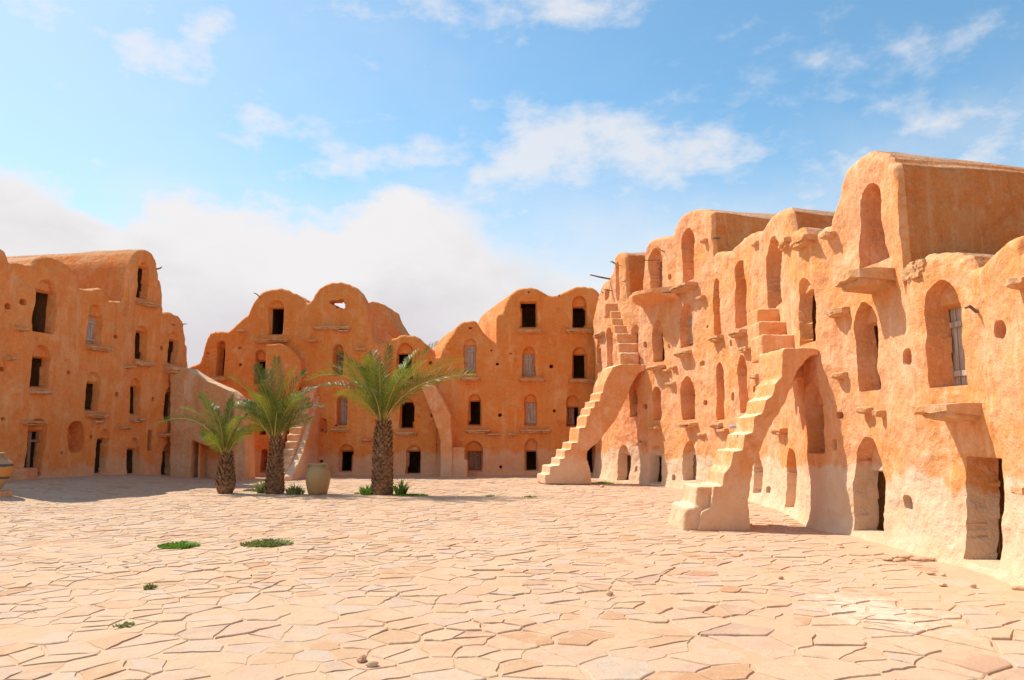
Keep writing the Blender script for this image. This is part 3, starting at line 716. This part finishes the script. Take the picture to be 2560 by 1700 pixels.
QOP = [O(1159, 1191, 847, 932, 'w', .16, r=.15, wood=WOODG), O(1169, 1204, 984, 1065, 'd', .2, r=.15), O(1163, 1208, 1102, 1180, 'w', .32, r=.2), O(1300, 1344, 753, 820, 'r', 0), O(1430, 1468, 739, 820, 'd', .3, r=.25), O(1305, 1339, 866, 942, 'w', .22, r=.2, wood=WOODG), O(1431, 1468, 867, 947, 'd', .2, r=.2),
       O(1310, 1343, 985, 1065, 'w', .24, r=.18, wood=WOODG), O(1415, 1451, 987, 1067, 'w', .35, r=.2, door='half'), O(1311, 1345, 1096, 1178, 'd', .36, r=.2), O(1466, 1488, 1105, 1183, 'd', .1),
       H(1243, 910, 4.5, 3.5), H(1250, 1038, 5), H(1252, 1167, 4.5, 4), H(1378, 916, 5), H(1386, 1027, 4), H(1322, 730, 2.5), H(1228, 876, 3, 3, .15), H(1276, 884, 5, 3, .08), H(1176, 820, 5, 2.5, .2)]
QF = Facade(br, [(-3.05, 31.0), (4.4, 31.0)], False, QSIL, QOP, EARTH_BACK, (-.25, 1), 71, dz=.04, cell=(.0018, .03, .055), sweep_d=5.5)
QF.side = 0
for L_ in [(1295, 1354, 825), (1416, 1482, 825), (1302, 1361, 946), (1425, 1492, 949), (1155, 1195, 944), (1169, 1221, 1074), (1222, 1250, 1083), (1272, 1289, 1083), (1303, 1373, 1074)]: QF.ledge(*L_)
QF.ledge(1163, 1208, 1181, p=.12)
QF.stick((1398, 738), (1394, 742), .03)
# curved stair seen from the front, in the left part of the back row
m_ = MB()
n_st = 13
for i in range(n_st):
    f = i / (n_st - 1); yy = 27.6 + 3.2 * f; z = .27 * (i + 1)
    yp = 1240 - 300 * f
    xa = -8.34 - .1 * f; xb = -7.98 + .16 * f
    m_.box8([(xa, yy, -.2), (xb, yy, -.2), (xb, 31.3, -.2), (xa, 31.3, -.2), (xa, yy, z), (xb, yy, z), (xb, 31.3, z), (xa, 31.3, z)])
o = m_.build('staircase', STAIRM, bl); o['label'] = 'front stair with curved parapets behind the palms'; soft(o, .045, 1, .02)
def strip(pts, wid, name, mat, root):
    """parapet wall following a 3-D line, wid wide, down to the ground"""
    m = MB(); P = np.array(pts, float); k = len(P); V = []
    for i in range(k):
        x, y, z = P[i]; V += [(x - wid / 2, y, -.2), (x + wid / 2, y, -.2), (x + wid / 2, y, z), (x - wid / 2, y, z)]
    Fc = []
    for i in range(k - 1):
        for r in range(4): Fc.append((i * 4 + r, i * 4 + (r + 1) % 4, (i + 1) * 4 + (r + 1) % 4, (i + 1) * 4 + r))
    Fc += [(3, 2, 1, 0), tuple((k - 1) * 4 + r for r in range(4))]
    m.add(V, Fc); o = m.build(name, mat, root)
    bm = bmesh.new(); bm.from_mesh(o.data); bmesh.ops.recalc_face_normals(bm, faces=bm.faces[:]); bm.to_mesh(o.data); bm.free()
    return soft(o, .045, 4, .03)
strip([at(719, 1192, 27.5), at(733, 1165, 28.0), at(747, 1137, 28.5), at(757, 1105, 29.0), at(765, 1070, 29.6), at(774, 1040, 30.2), at(786, 1005, 30.8), at(792, 985, 31.2)], .3, 'parapet', STAIRM, bl)
strip([at(694, 1110, 27.9), at(697, 1090, 28.6), at(704, 1070, 29.4), at(715, 1050, 30.2), at(726, 1030, 31.2)], .25, 'parapet', STAIRM, bl)
prism('buttress', [at(x, y, 30.4) for x, y in [(664, 862), (700, 859), (722, 868), (740, 884), (751, 903), (752, 940), (735, 990), (664, 990)]], (0, .9, 0), EARTH_BACK, bl, .045, 3, .03)
# folded stair against the back row
prism('staircase', [at(x, y, 30.1) for x, y in [(1050, 962), (1068, 955), (1090, 968), (1110, 1003), (1127, 1036), (1130, 1110), (1131, 1200), (1101, 1200), (1100, 1100), (1094, 1075), (1078, 1030)]], (0, 1.1, 0), STAIRM, br, .045, 2, .025, 'narrow folded stair against the wall')
m_ = MB()
for (xa, xb, yt) in [(1128, 1168, 1152), (1128, 1161, 1119)]:
    A = at(xa, yt, 30.2); B = at(xb, yt, 30.2)
    m_.box8([(A[0], 30.2, -.2), (B[0], 30.2, -.2), (B[0], 31.2, -.2), (A[0], 31.2, -.2), (A[0], 30.2, A[2]), (B[0], 30.2, A[2]), (B[0], 31.2, A[2]), (A[0], 31.2, A[2])])
soft(m_.build('bottom_step', STAIRM, br), .045, 2, .02)

# broken vault rising behind the back row
rv = thing('ruined_vault', 'broken pinkish vault end standing behind the round gables', 'ruin', (-6.2, 37.5, 0))
prism('end_wall', [at(x, y, 37.5) for x, y in [(905, 870), (912, 800), (914, 757), (930, 753), (945, 755), (962, 762), (966, 778), (975, 795), (990, 818), (1004, 832), (1012, 850), (1012, 900), (905, 900)]], (.3, 3.0, 0), ROOFM, rv, .07, 2, .05)
prism('lower_wall', [at(905, 890, 37.6), at(1012, 890, 37.6), (at(1012, 890, 37.6)[0], 37.6, -.3), (at(905, 890, 37.6)[0], 37.6, -.3)], (.3, 2.9, 0), ROOFM, rv, None)

# ================================================================== GROUND
SAND = None
m, n, b = new_mat('sand'); pos = n.new('ShaderNodeNewGeometry').outputs['Position']
f1 = n.noise(pos, .5, 5); f2 = n.noise(pos, 5, 6, .65); f3 = n.noise(pos, 60, 4, .7)
col = n.mix(n.step(f1, .35, .65), (.52, .335, .20), (.54, .365, .23)); col = n.mix(n.m('MULTIPLY', n.step(f2, .42, .7), .6), col, (.56, .395, .26)); col = n.mix(n.m('MULTIPLY', n.step(f3, .6, .7), .35), col, (.47, .30, .18))
n.put(b.inputs['Base Color'], col); bump(n, b, n.m('ADD', f2, n.m('MULTIPLY', f3, .4)), .5, .03); SAND = m

m, n, b = new_mat('paving_stone'); pos = n.new('ShaderNodeNewGeometry').outputs['Position']
at_ = n.new('ShaderNodeAttribute'); at_.attribute_name = 'stone'; rnd = at_.outputs['Fac']
f1 = n.noise(pos, .35, 4); f2 = n.noise(pos, 7, 6, .65, .4); f3 = n.noise(pos, 55, 4, .7)
cr = n.new('ShaderNodeValToRGB'); cr.color_ramp.interpolation = 'LINEAR'
stops = [(0, (.47, .25, .13)), (.12, (.51, .315, .185)), (.4, (.545, .37, .24)), (.7, (.53, .345, .245)), (.88, (.49, .385, .30)), (1, (.45, .24, .14))]
while len(cr.color_ramp.elements) < len(stops): cr.color_ramp.elements.new(.5)
for e, (p_, c_) in zip(cr.color_ramp.elements, stops): e.position = p_; e.color = (*c_, 1)
n.put(cr.inputs[0], rnd)
col = n.mix(n.m('MULTIPLY', n.step(f2, .46, .70), .55), cr.outputs[0], (.47, .29, .175))
f5 = n.noise(pos, 2.1, 7, .7, .6)
col = n.mix(n.m('MULTIPLY', n.step(f5, .46, .62), .7), col, (.565, .39, .255))
col = n.mix(n.m('MULTIPLY', n.step(f1, .42, .6), .4), col, (.57, .40, .265))
lime = n.new('ShaderNodeVectorMath', operation='DISTANCE'); n.l.new(n.scale(pos, (1, .55, 0)), lime.inputs[0])
g_ = ground_at(2190, 1530); lime.inputs[1].default_value = (g_[0], g_[1] * .55, 0)
lf_ = n.step(n.m('ADD', lime.outputs['Value'], n.m('MULTIPLY', n.m('SUBTRACT', f2, .5), 1.8)), .62, .05)
col = n.mix(n.m('MULTIPLY', lf_, .5), col, (.72, .62, .50))
col = n.mix(n.m('MULTIPLY', n.step(f3, .6, .72), .3), col, (.45, .28, .16))
n.put(b.inputs['Base Color'], col); bump(n, b, n.m('ADD', n.m('MULTIPLY', f2, 1.4), n.m('MULTIPLY', f3, .35)), .55, .025); PAVE = m

xs = np.r_[-600, -200, -80, -40, -25, np.arange(-20, 9.01, .09), 14, 40, 80, 200, 600]
ys = np.r_[-200, -40, -10, -1, np.arange(2, 33, .09), 60, 120, 300, 900]
GX, GY = np.meshgrid(xs, ys, indexing='ij')
inn = (np.abs(GX) < 30) & (GY > -2) & (GY < 40)
GZ = gz(GX, GY) + np.where(inn, .008 * perlin(GX * .9, GY * .9, 3) + .010 * perlin(GX * 2.4, GY * 2.4, 4), 0)
drift = (.045 * np.exp(-np.abs(GX - 5.35) / .35) * (GY > 2) * (GY < 12.8)) * (.5 + .5 * perlin(GX * 0 + 3, GY * .8, 6))
GZ = GZ - .0045 + np.where(inn, np.clip(drift, 0, .2), 0)
gi = np.arange(GX.size).reshape(GX.shape)
gq = np.stack([gi[:-1, :-1], gi[1:, :-1], gi[1:, 1:], gi[:-1, 1:]], -1).reshape(-1, 4)
tag(mesh('ground', np.stack([GX, GY, GZ], -1).reshape(-1, 3), gq, SAND, None, 60), kind='structure')

# irregular flagstones: real slabs, one mesh (a surface pattern)
def flagstones():
    pts = []; y = 2.2; j = 0
    while y < 31.2:
        sp = .26 if y < 8 else (.23 if y < 12 else .21); y += sp * .78; j += 1
        for x in np.arange(-18, 7, sp * 1.3):
            if abs(x) > .74 * y + 1.2: continue
            if x > 5.9 or x < -14.8 + (y - 22) * .29: continue
            if random.random() < min(.7, max(.08, .24 + .8 * float(perlin(x * .7, y * .7, 33)))): continue
            pts.append((x + random.uniform(-.48, .48) * sp * 1.3 + (j % 2) * sp * .65, y + random.uniform(-.48, .48) * sp * .8))
    P = np.array(pts); cell = {}
    for i, (x, y) in enumerate(P): cell.setdefault((int(x // 1), int(y // 1)), []).append(i)
    V = []; Fc = []; tint = []
    for i, (x, y) in enumerate(P):
        near = [k for a in (-2, -1, 0, 1, 2) for c in (-2, -1, 0, 1, 2) for k in cell.get((int(x // 1) + a, int(y // 1) + c), []) if k != i]
        nb = P[near]; d = ((nb - P[i]) ** 2).sum(1); nb = nb[np.argsort(d)[:16]]
        poly = [np.array([x - .75, y - .65]), np.array([x + .75, y - .65]), np.array([x + .75, y + .65]), np.array([x - .75, y + .65])]
        for q in nb:
            mid = (q + P[i]) / 2; nrm = (q - P[i]) / np.linalg.norm(q - P[i]); mid = mid - nrm * random.uniform(.0005, .006)
            out_ = []; k = len(poly)
            for a in range(k):
                A, B = poly[a], poly[(a + 1) % k]; da = (A - mid) @ nrm; db = (B - mid) @ nrm
                if da <= 0: out_.append(A)
                if da * db < 0: out_.append(A + (B - A) * da / (da - db))
            poly = out_
            if len(poly) < 3: break
        if len(poly) < 3: continue
        seg = .07 if y < 12 else (.13 if y < 20 else .25); am = .03 if y < 16 else .016
        ring = []
        k = len(poly)
        for a in range(k):
            A, B = poly[a], poly[(a + 1) % k]; L = np.linalg.norm(B - A); m_ = max(1, int(L / seg)); nn = np.array([-(B - A)[1], (B - A)[0]]) / (L + 1e-9)
            for t in range(m_):
                f = t / m_; p = A + (B - A) * f
                if t == 0: p = p + (P[i] - p) * random.uniform(.01, .08)
                else: p = p + (P[i] - p) * random.uniform(0, .018) + nn * (random.uniform(-.1, .6) + .5 * math.sin(f * 3.14)) * am * random.uniform(.3, 1)
                ring.append(p)
        if len(ring) < 3: continue
        h = random.choice([random.uniform(-.001, .003), random.uniform(.000, .006), random.uniform(.002, .010)]) ; tx, ty = random.uniform(-.018, .018), random.uniform(-.018, .018)
        bury = float(perlin(x * .45 + 3, y * .45, 21)); h = h * min(1.4, max(.35, .9 + 1.3 * bury)) - (.002 if bury < -.2 else 0)
        if random.random() < .1: h = -.006
        k0 = len(V); z0 = float(gz(x, y)); k = len(ring)
        top = []
        for p in ring:
            z = float(gz(p[0], p[1])); V.append((p[0] + (p[0] - x) * .04, p[1] + (p[1] - y) * .04, z - .045))
        for p in ring:
            z = float(gz(p[0], p[1])) + h + tx * (p[0] - x) + ty * (p[1] - y); V.append((p[0], p[1], z - .004))
        for p in ring:
            q = p + (P[i] - p) * .035
            z = float(gz(q[0], q[1])) + h + tx * (q[0] - x) + ty * (q[1] - y); V.append((q[0], q[1], z + .002))
        for a in range(k):
            c = (a + 1) % k
            Fc.append((k0 + a, k0 + c, k0 + k + c, k0 + k + a)); Fc.append((k0 + k + a, k0 + k + c, k0 + 2 * k + c, k0 + 2 * k + a))
        Fc.append(tuple(range(k0 + 2 * k, k0 + 3 * k)))
        tint += [random.random()] * (2 * k + 1)
    o = mesh('paving', V, Fc, PAVE)
    at_ = o.data.attributes.new('stone', 'FLOAT', 'FACE'); at_.data.foreach_set('value', tint)
    return tag(o, kind='structure')
flagstones()


# ================================================================== PALMS
def frond(base, tip, sag, k, leaf, root, side=0.0, lmax=.42):
    """rachis as a curve from crown to tip, leaflets in two rows"""
    base = np.array(base); tip = np.array(tip); L = np.linalg.norm(tip - base)
    h = tip - base; ctrl = base + np.array([h[0] * .32, h[1] * .32, h[2] * .62 + sag * L])
    T = np.linspace(0, 1, 15); P = [(1 - t) ** 2 * base + 2 * t * (1 - t) * ctrl + t * t * tip for t in T]
    st = MB(); st.tube(P, [.024 * (1 - .82 * t) for t in T], 5)
    o = st.build('frond', RACHIS, root)
    lf_ = MB()
    roll = rng.normal(0, .6)
    for i in range(k):
        t = .16 + .84 * (i + .5) / k
        p = (1 - t) ** 2 * base + 2 * t * (1 - t) * ctrl + t * t * tip
        d = 2 * (1 - t) * (ctrl - base) + 2 * t * (tip - ctrl); d /= np.linalg.norm(d)
        sdv = np.cross(d, [0, 0, 1.]); nl = np.linalg.norm(sdv); sdv = sdv / nl if nl > .05 else np.array([1., 0, 0]); up = np.cross(sdv, d)
        sdv, up = sdv * math.cos(roll) + up * math.sin(roll), up * math.cos(roll) - sdv * math.sin(roll)
        ll = lmax * (math.sin(math.pi * (.10 + .86 * ((t - .16) / .84) ** .85)) ** .55) * rng.uniform(.85, 1.1)
        fw = .38 + .75 * t
        for s_ in (-1, 1):
            dr = d * fw + s_ * sdv * .85 + up * (.26 + rng.normal(0, .10)); dr /= np.linalg.norm(dr)
            e = p + dr * ll - np.array([0, 0, .10 * ll]); mdl = p + dr * ll * .5 + np.array([0, 0, .015])
            wv = np.cross(dr, up); wv /= np.linalg.norm(wv) + 1e-9; wv = wv * .6 + up * .5 * s_ * rng.uniform(-.6, 1); wd = .0115
            lf_.add([p - wv * wd * .6, p + wv * wd * .6, mdl + wv * wd, e, mdl - wv * wd], [(0, 1, 2, 4), (4, 2, 3)])
    lf_.build('leaflets', leaf[int(rng.integers(len(leaf)))], o)

def palm(label, px, py, top_py, rad, tips, leaf, seed, extra, spread, lmax=.42, hgt=1.5, ph=0.0):
    g = ground_at(px, py); root = thing('palm_tree', label, 'palm tree', g); y = g[1]
    top = at(px, top_py, y); H_ = top[2]
    b = MB(); prof = [r_ * .88 for r_ in rad]
    T = np.linspace(0, 1, len(prof)); n = 20
    b.tube([g + np.array([.03 * math.sin(t * 4), 0, t * H_ - .05 * (t == 0)]) for t in np.linspace(0, 1, 14)], [np.interp(t, T, prof) * .86 for t in np.linspace(0, 1, 14)], n)
    rr = np.random.default_rng(seed); k = int(H_ / .075)          # cut leaf bases in spirals
    for i in range(k):
        t = (i + .5) / k; r = np.interp(t, T, prof); m_ = 11
        for j in range(m_):
            a = 2 * math.pi * (j + .5 * (i % 2)) / m_ + rr.normal(0, .07); z = t * H_ + rr.normal(0, .012)
            dr = np.array([math.cos(a), math.sin(a), 0]); ta = np.array([-math.sin(a), math.cos(a), 0]); c = g + dr * r * .84 + np.array([0, 0, z])
            wl = r * 2 * math.pi / m_ * .42; up_ = .085 + .07 * t + rr.uniform(0, .03); o_ = .045 + .055 * t * rr.uniform(.3, 1.2)
            tipp = c + dr * o_ + np.array([0, 0, up_])
            b.add([c - ta * wl, c - np.array([0, 0, .045]) + dr * .018, c + ta * wl, c + dr * .03 + np.array([0, 0, up_ * .35]), tipp - ta * wl * .45, tipp + ta * wl * .45, c + np.array([0, 0, up_ * .8])],
                  [(0, 1, 3), (1, 2, 3), (0, 3, 4), (3, 2, 5), (3, 5, 4), (4, 5, 6), (0, 4, 6), (2, 6, 5)])
    tr = b.build('trunk', BARK, root)
    for (tx, ty, dy, sag) in tips:
        frond(top + np.array([rng.uniform(-.05, .05), rng.uniform(-.05, .05), -.06]), at(tx, ty, y + dy), sag, 56, leaf, root, lmax=lmax)
    for i in range(extra):
        a = 2 * math.pi * (i + rr.uniform(-.3, .3)) / extra + ph; e = rr.uniform(.55, 1.2); L = spread * rr.uniform(.75, 1.0)
        tip = top + np.array([math.cos(a) * math.cos(e) * L, math.sin(a) * math.cos(e) * L, math.sin(e) * L * .95])
        frond(top + np.array([math.cos(a) * .06, math.sin(a) * .06, -.05]), tip, .14, 46, leaf, root, lmax=lmax * .95)
    return root, g

big, gb = palm('largest palm with long arching bright fronds, right of the clay jar', 955, 1236, 1062, [.37, .35, .33, .32, .31, .29, .25, .19],
     [(768, 950, -.2, .46), (842, 882, .5, .10), (818, 912, .9, .16), (862, 905, -.6, .05), (915, 892, -.9, .03), (948, 905, -1.4, .04), (972, 866, .5, .02), (930, 880, 1.0, .03), (1092, 860, .1, .05), (1060, 905, -.9, .08), (1158, 902, .3, .16), (1186, 935, -.3, .22), (1012, 925, -1.2, .05), (1110, 945, -1.0, .16), (845, 985, -1.1, .2), (800, 965, .6, .28), (1040, 880, .9, .05)],
     (LEAF, LEAF, LEAF2), 3, 8, 2.0, .49)
mid, gm = palm('middle palm with dense dark upright fronds, left of the clay jar', 686, 1234, 1100, [.33, .30, .27, .23, .20, .17, .14],
     [(568, 940, .1, .12), (640, 912, .2, .03), (692, 895, .1, .02), (740, 920, .2, .05), (765, 930, -.2, .14), (650, 950, -.9, .06), (712, 940, -.9, .05), (600, 1050, -.5, .25), (585, 1010, .6, .22), (812, 1018, -.3, .28), (790, 970, .4, .15), (670, 925, .9, .05), (630, 985, -1.1, .12), (752, 985, -1.0, .12), (775, 1050, .2, .2)],
     (LEAF2, LEAF2, LEAF), 5, 10, 1.75, .44)
sml, gs = palm('smallest palm with a squat shaggy trunk and sparse fronds, leftmost of the palms', 563, 1234, 1140, [.22, .31, .30, .25, .21, .17, .13],
     [(395, 1057, -.1, .40), (450, 1020, .2, .22), (498, 985, .1, .08), (585, 985, -.1, .02), (578, 1000, .2, .02), (520, 1005, .7, .12), (625, 1035, .1, .18), (655, 1070, .2, .28), (540, 1030, -.8, .1), (600, 1040, -.7, .1), (480, 1060, .5, .3)],
     (LEAF, LEAF2), 8, 4, 1.15, .32)

# ------------------------------------------------------------------ jars
GLAZE, n, b = new_mat('olive_glaze'); tc = n.new('ShaderNodeNewGeometry').outputs['Position']; z = n.new('ShaderNodeSeparateXYZ'); n.l.new(tc, z.inputs[0])
f = n.noise(tc, 5, 6, .6, .3); hgt = n.m('ADD', z.outputs[2], n.m('MULTIPLY', n.m('SUBTRACT', f, .5), .45))
col = n.mix(n.step(hgt, .1, .75), (.42, .24, .09), (.38, .265, .12)); col = n.mix(n.m('MULTIPLY', n.step(f, .55, .75), .6), col, (.42, .34, .19)); n.put(b.inputs['Base Color'], col)
b.inputs['Roughness'].default_value = .5; b.inputs['Specular IOR Level'].default_value = .35; bump(n, b, f, .2, .02)
jg = ground_at(794, 1236); jar = thing('clay_jar', 'large olive glazed clay jar standing between two palms', 'jar', jg)
pr = [(0, 0), (.2, 0), (.225, .02), (.25, .12), (.285, .3), (.305, .45), (.30, .56), (.275, .66), (.225, .735), (.165, .775), (.155, .80), (.175, .815), (.18, .835), (.165, .85), (.135, .845), (.125, .80), (.15, .74), (.2, .66), (.24, .5), (.2, .1), (0, .05)]
b_ = MB(); b_.lathe(jg, [(r_ * (1.08 + .012 * math.sin(z_ * 70)), z_ * .97) for r_, z_ in pr], 48, .012); b_.build('body', GLAZE, jar, 50)
for sg in (-1, 1):
    b_ = MB(); b_.tube([jg + np.array([sg * x_, -.06, z_]) for x_, z_ in [(.165, .80), (.205, .825), (.25, .80), (.27, .74), (.268, .68)]], .02, 8); b_.build('handle', GLAZE, jar, 60)
PAINT, n, b = new_mat('painted_clay'); tc = n.new('ShaderNodeNewGeometry').outputs['Position']; z = n.new('ShaderNodeSeparateXYZ'); n.l.new(tc, z.inputs[0])
f = n.noise(tc, 9, 4); zz_ = n.m('ADD', z.outputs[2], n.m('MULTIPLY', n.m('SUBTRACT', f, .5), .05))
d1 = n.m('ABSOLUTE', n.m('SUBTRACT', zz_, .89)); d2 = n.m('ABSOLUTE', n.m('SUBTRACT', zz_, .60)); pg = ground_at(-22, 1232, .25)
col = n.mix(n.step(n.m('ABSOLUTE', n.m('SUBTRACT', zz_, .745)), .15, .13), (.44, .28, .15), (.55, .24, .06)); col = n.mix(n.step(n.m('MINIMUM', d1, d2), .035, .025), col, (.11, .09, .075)); n.put(b.inputs['Base Color'], col); b.inputs['Roughness'].default_value = .6
pj = thing('painted_jar', 'painted banded clay jar on an orange block at the left edge', 'jar', (pg[0], pg[1], .25))
pr = [(.10, 0), (.14, .02), (.2, .15), (.34, .5), (.38, .7), (.34, .88), (.2, 1.02), (.15, 1.1), (.2, 1.16), (.17, 1.17), (.11, 1.08), (.25, .8), (.1, .1)]
b_ = MB(); b_.lathe((pg[0], pg[1], .27), [(r_ * 1.12, z_ * .78) for r_, z_ in pr], 40); b_.build('body', PAINT, pj, 50)
b_ = MB(); c = (pg[0], pg[1]); b_.box8([(c[0] - .25, c[1] - .2, .0), (c[0] + .36, c[1] - .2, .0), (c[0] + .36, c[1] + .25, .0), (c[0] - .25, c[1] + .25, .0), (c[0] - .22, c[1] - .18, .29), (c[0] + .34, c[1] - .18, .29), (c[0] + .34, c[1] + .22, .29), (c[0] - .22, c[1] + .22, .29)])
b_.build('foot', EARTH_LEFT, pj)
bn = thing('mud_bench', 'low mud bench beside the slatted door at the left edge', 'bench', (*ground_at(40, 1203, .28)[:2], .25))
A = at(24, 1172, 22.3); B = at(57, 1172, 22.3); b_ = MB(); z = A[2]
b_.box8([(A[0] - .5, 22.3, .15), (B[0], 22.3, .15), (B[0] - .1, 23.2, .15), (A[0] - .6, 23.2, .15), (A[0] - .5, 22.3, z), (B[0], 22.3, z), (B[0] - .1, 23.2, z), (A[0] - .6, 23.2, z)]); o = b_.build('seat', EARTH_LEFT, bn); soft(o, .03, 2, .02)


# ------------------------------------------------------------------ weeds, stones, litter
def tuft(name, label, c, rx, ry, h, k, mat, group=None, wd=.012, cat='weeds'):
    b = MB(); rr = np.random.default_rng(int(abs(c[0] * 977 + c[1] * 131)))
    for i in range(k):
        a = rr.uniform(0, 2 * math.pi); q = math.sqrt(rr.uniform(0, 1)); p = np.array([c[0] + rx * q * math.cos(a), c[1] + ry * q * math.sin(a), float(gz(c[0], c[1]))])
        hh = h * rr.uniform(.4, 1.0) * (1.1 - .6 * q); ln = np.array([math.cos(a), math.sin(a), 0]) * hh * rr.uniform(.1, .8); s_ = np.array([-math.sin(a + .7), math.cos(a + .7), 0]) * wd * rr.uniform(.7, 1.4)
        m_ = p + ln * .4 + np.array([0, 0, hh * .6]); e = p + ln + np.array([0, 0, hh * rr.uniform(.75, 1)])
        b.add([p - s_, p + s_, m_ + s_ * 1.1, e, m_ - s_ * 1.1], [(0, 1, 2, 4), (4, 2, 3)])
    o = b.build(name, mat, None, None, (c[0], c[1], 0)); return tag(o, label, cat, group)
GW = 'weeds growing in the paving'
g = ground_at(447, 1366); tuft('weed_patch', 'bright green leafy weed patch in the paving, left one of the pair', g, .28, .26, .09, 460, GRASS, GW, .018)
g = ground_at(667, 1362); tuft('weed_patch', 'dull green grassy weed patch in the paving, right one of the pair', g, .38, .28, .11, 560, WEED, GW, .012)
g = ground_at(375, 1472); tuft('weed_tuft', 'tiny single weed tuft nearest the camera on the left paving', g, .06, .06, .08, 50, WEED, GW)
g = ground_at(309, 1566); tuft('weed_tuft', 'few sparse weed sprigs in a paving joint, lower left', g, .08, .06, .06, 30, WEED, GW)
g = ground_at(1505, 1209); tuft('weed_patch', 'low green weeds at the foot of the far stair', g, .42, .25, .10, 380, GRASS, GW)
g = ground_at(1025, 1239); tuft('weed_patch', 'flat strip of weeds right of the largest palm trunk', g, .5, .3, .08, 340, GRASS, GW)
g = ground_at(903, 1234); tuft('weed_patch', 'flat strip of weeds left of the largest palm trunk', g, .2, .2, .07, 120, GRASS, GW)
g = ground_at(1225, 1241); tuft('weed_tuft', 'thin weeds midway between largest palm and far stair', g, .12, .2, .06, 70, GRASS, GW)
g = ground_at(1325, 1243); tuft('weed_tuft', 'thin weeds in front of the far stair', g, .2, .12, .06, 110, GRASS, GW)
g = ground_at(630, 1228); tuft('weed_patch', 'dry straggling weeds between the two smaller palms', g, .24, .2, .12, 300, WEED, GW)
GS = 'shoots around the palm trunks'
for (px, py, dx, h, k, mat, lb) in [(1003, 1237, .12, .62, 90, GRASS, 'tall green shoots against the right side of the largest palm'), (918, 1236, .15, .42, 90, GRASS, 'green shoots against the left side of the largest palm'),
                                    (742, 1235, .22, .42, 130, WEED, 'grey green bushy shoots between middle palm and clay jar'), (656, 1232, .10, .55, 60, WEED, 'tall thin shoots against the left side of the middle palm')]:
    g = ground_at(px, py) + np.array([0, -.12, 0]); tuft('shoot_cluster', lb, g, dx, .16, h, k, mat, GS, .018, 'shoots')

def stone(name, label, c, s, group=None, flat=.5, mat=ROCK, cat='stone', rot=None):
    bm = bmesh.new(); bmesh.ops.create_icosphere(bm, subdivisions=2, radius=1)
    sd_ = random.random() * 50; a = random.uniform(0, 3) if rot is None else rot
    for v in bm.verts:
        k = 1 + .28 * float(perlin(v.co.x * 1.6 + sd_, v.co.y * 1.6 + v.co.z * 1.3, 9)) + random.uniform(-.06, .06)
        v.co = v.co * k; v.co.z = max(v.co.z, -.5); v.co.x *= s[0]; v.co.y *= s[1]; v.co.z *= s[2]
    me = bpy.data.meshes.new(name); bm.to_mesh(me); bm.free(); me.materials.append(mat)
    o = bpy.data.objects.new(name, me); COL.objects.link(o); o.location = (c[0], c[1], float(gz(c[0], c[1])) + s[2] * .45 + .008); o.rotation_euler = (0, 0, a)
    return tag(o, label, cat, group)
GR = 'fallen stones below the near wall'
for px, py, sx, sy, sz, lb in [(2268, 1398, .13, .06, .035, 'largest flat reddish stone in the middle of the fallen pile'), (2308, 1403, .15, .07, .035, 'long flat stone at the right of the fallen pile'), (2220, 1402, .07, .05, .025, 'small stone at the left end of the fallen pile'),
                               (2238, 1395, .08, .05, .02, 'thin stone at the back left of the fallen pile'), (2250, 1404, .09, .04, .025, 'narrow stone at the front of the fallen pile'), (2329, 1394, .06, .04, .02, 'dark stone lying just right of the fallen pile'), (2245, 1378, .05, .03, .015, 'dark chip against the wall behind the fallen pile'),
                               (2327, 1437, .05, .03, .02, 'single dark stone in front of the fallen pile'), (2358, 1440, .03, .03, .02, 'small dark stone below the pale wall, farther right of the pile'), (2357, 1466, .045, .03, .02, 'dark stone alone on the paving below the near doorway'), (2434, 1470, .03, .03, .03, 'small upright stone in front of the near doorway'), (2548, 1477, .07, .04, .03, 'reddish stone at the right edge of the paving'),
                               (2098, 1364, .05, .03, .02, 'dark stone near the arched doorway, left of a smaller one'), (2104, 1371, .04, .03, .018, 'small stone just right of its twin near the arched doorway'), (2165, 1371, .05, .03, .02, 'flat stone in front of the arched doorway'),
                               (904, 1655, .05, .035, .03, 'grey knobbly stone near the bottom edge'), (930, 1667, .045, .03, .025, 'smooth brown stone just right of the knobbly one'), (1524, 1488, .04, .03, .025, 'dark pebble alone in the right middle of the paving'), (1505, 1219, .09, .06, .05, 'dark clod in front of the far stair'), (1952, 1448, .035, .03, .02, 'small pebble in front of the near stair'), (1892, 1290, .06, .03, .02, 'dark chip under the arch of the near stair')]:
    stone('loose_stone', lb, ground_at(px, py), (sx, sy, sz), GR)
bgp = at(1832, 1068, 13.75)
o = stone('crumpled_bag', 'crumpled pink and blue plastic bag lying on the near stair', (bgp[0], bgp[1]), (.07, .04, .045), None, mat=BAGM, cat='bag'); o.location = (bgp[0], bgp[1], bgp[2])
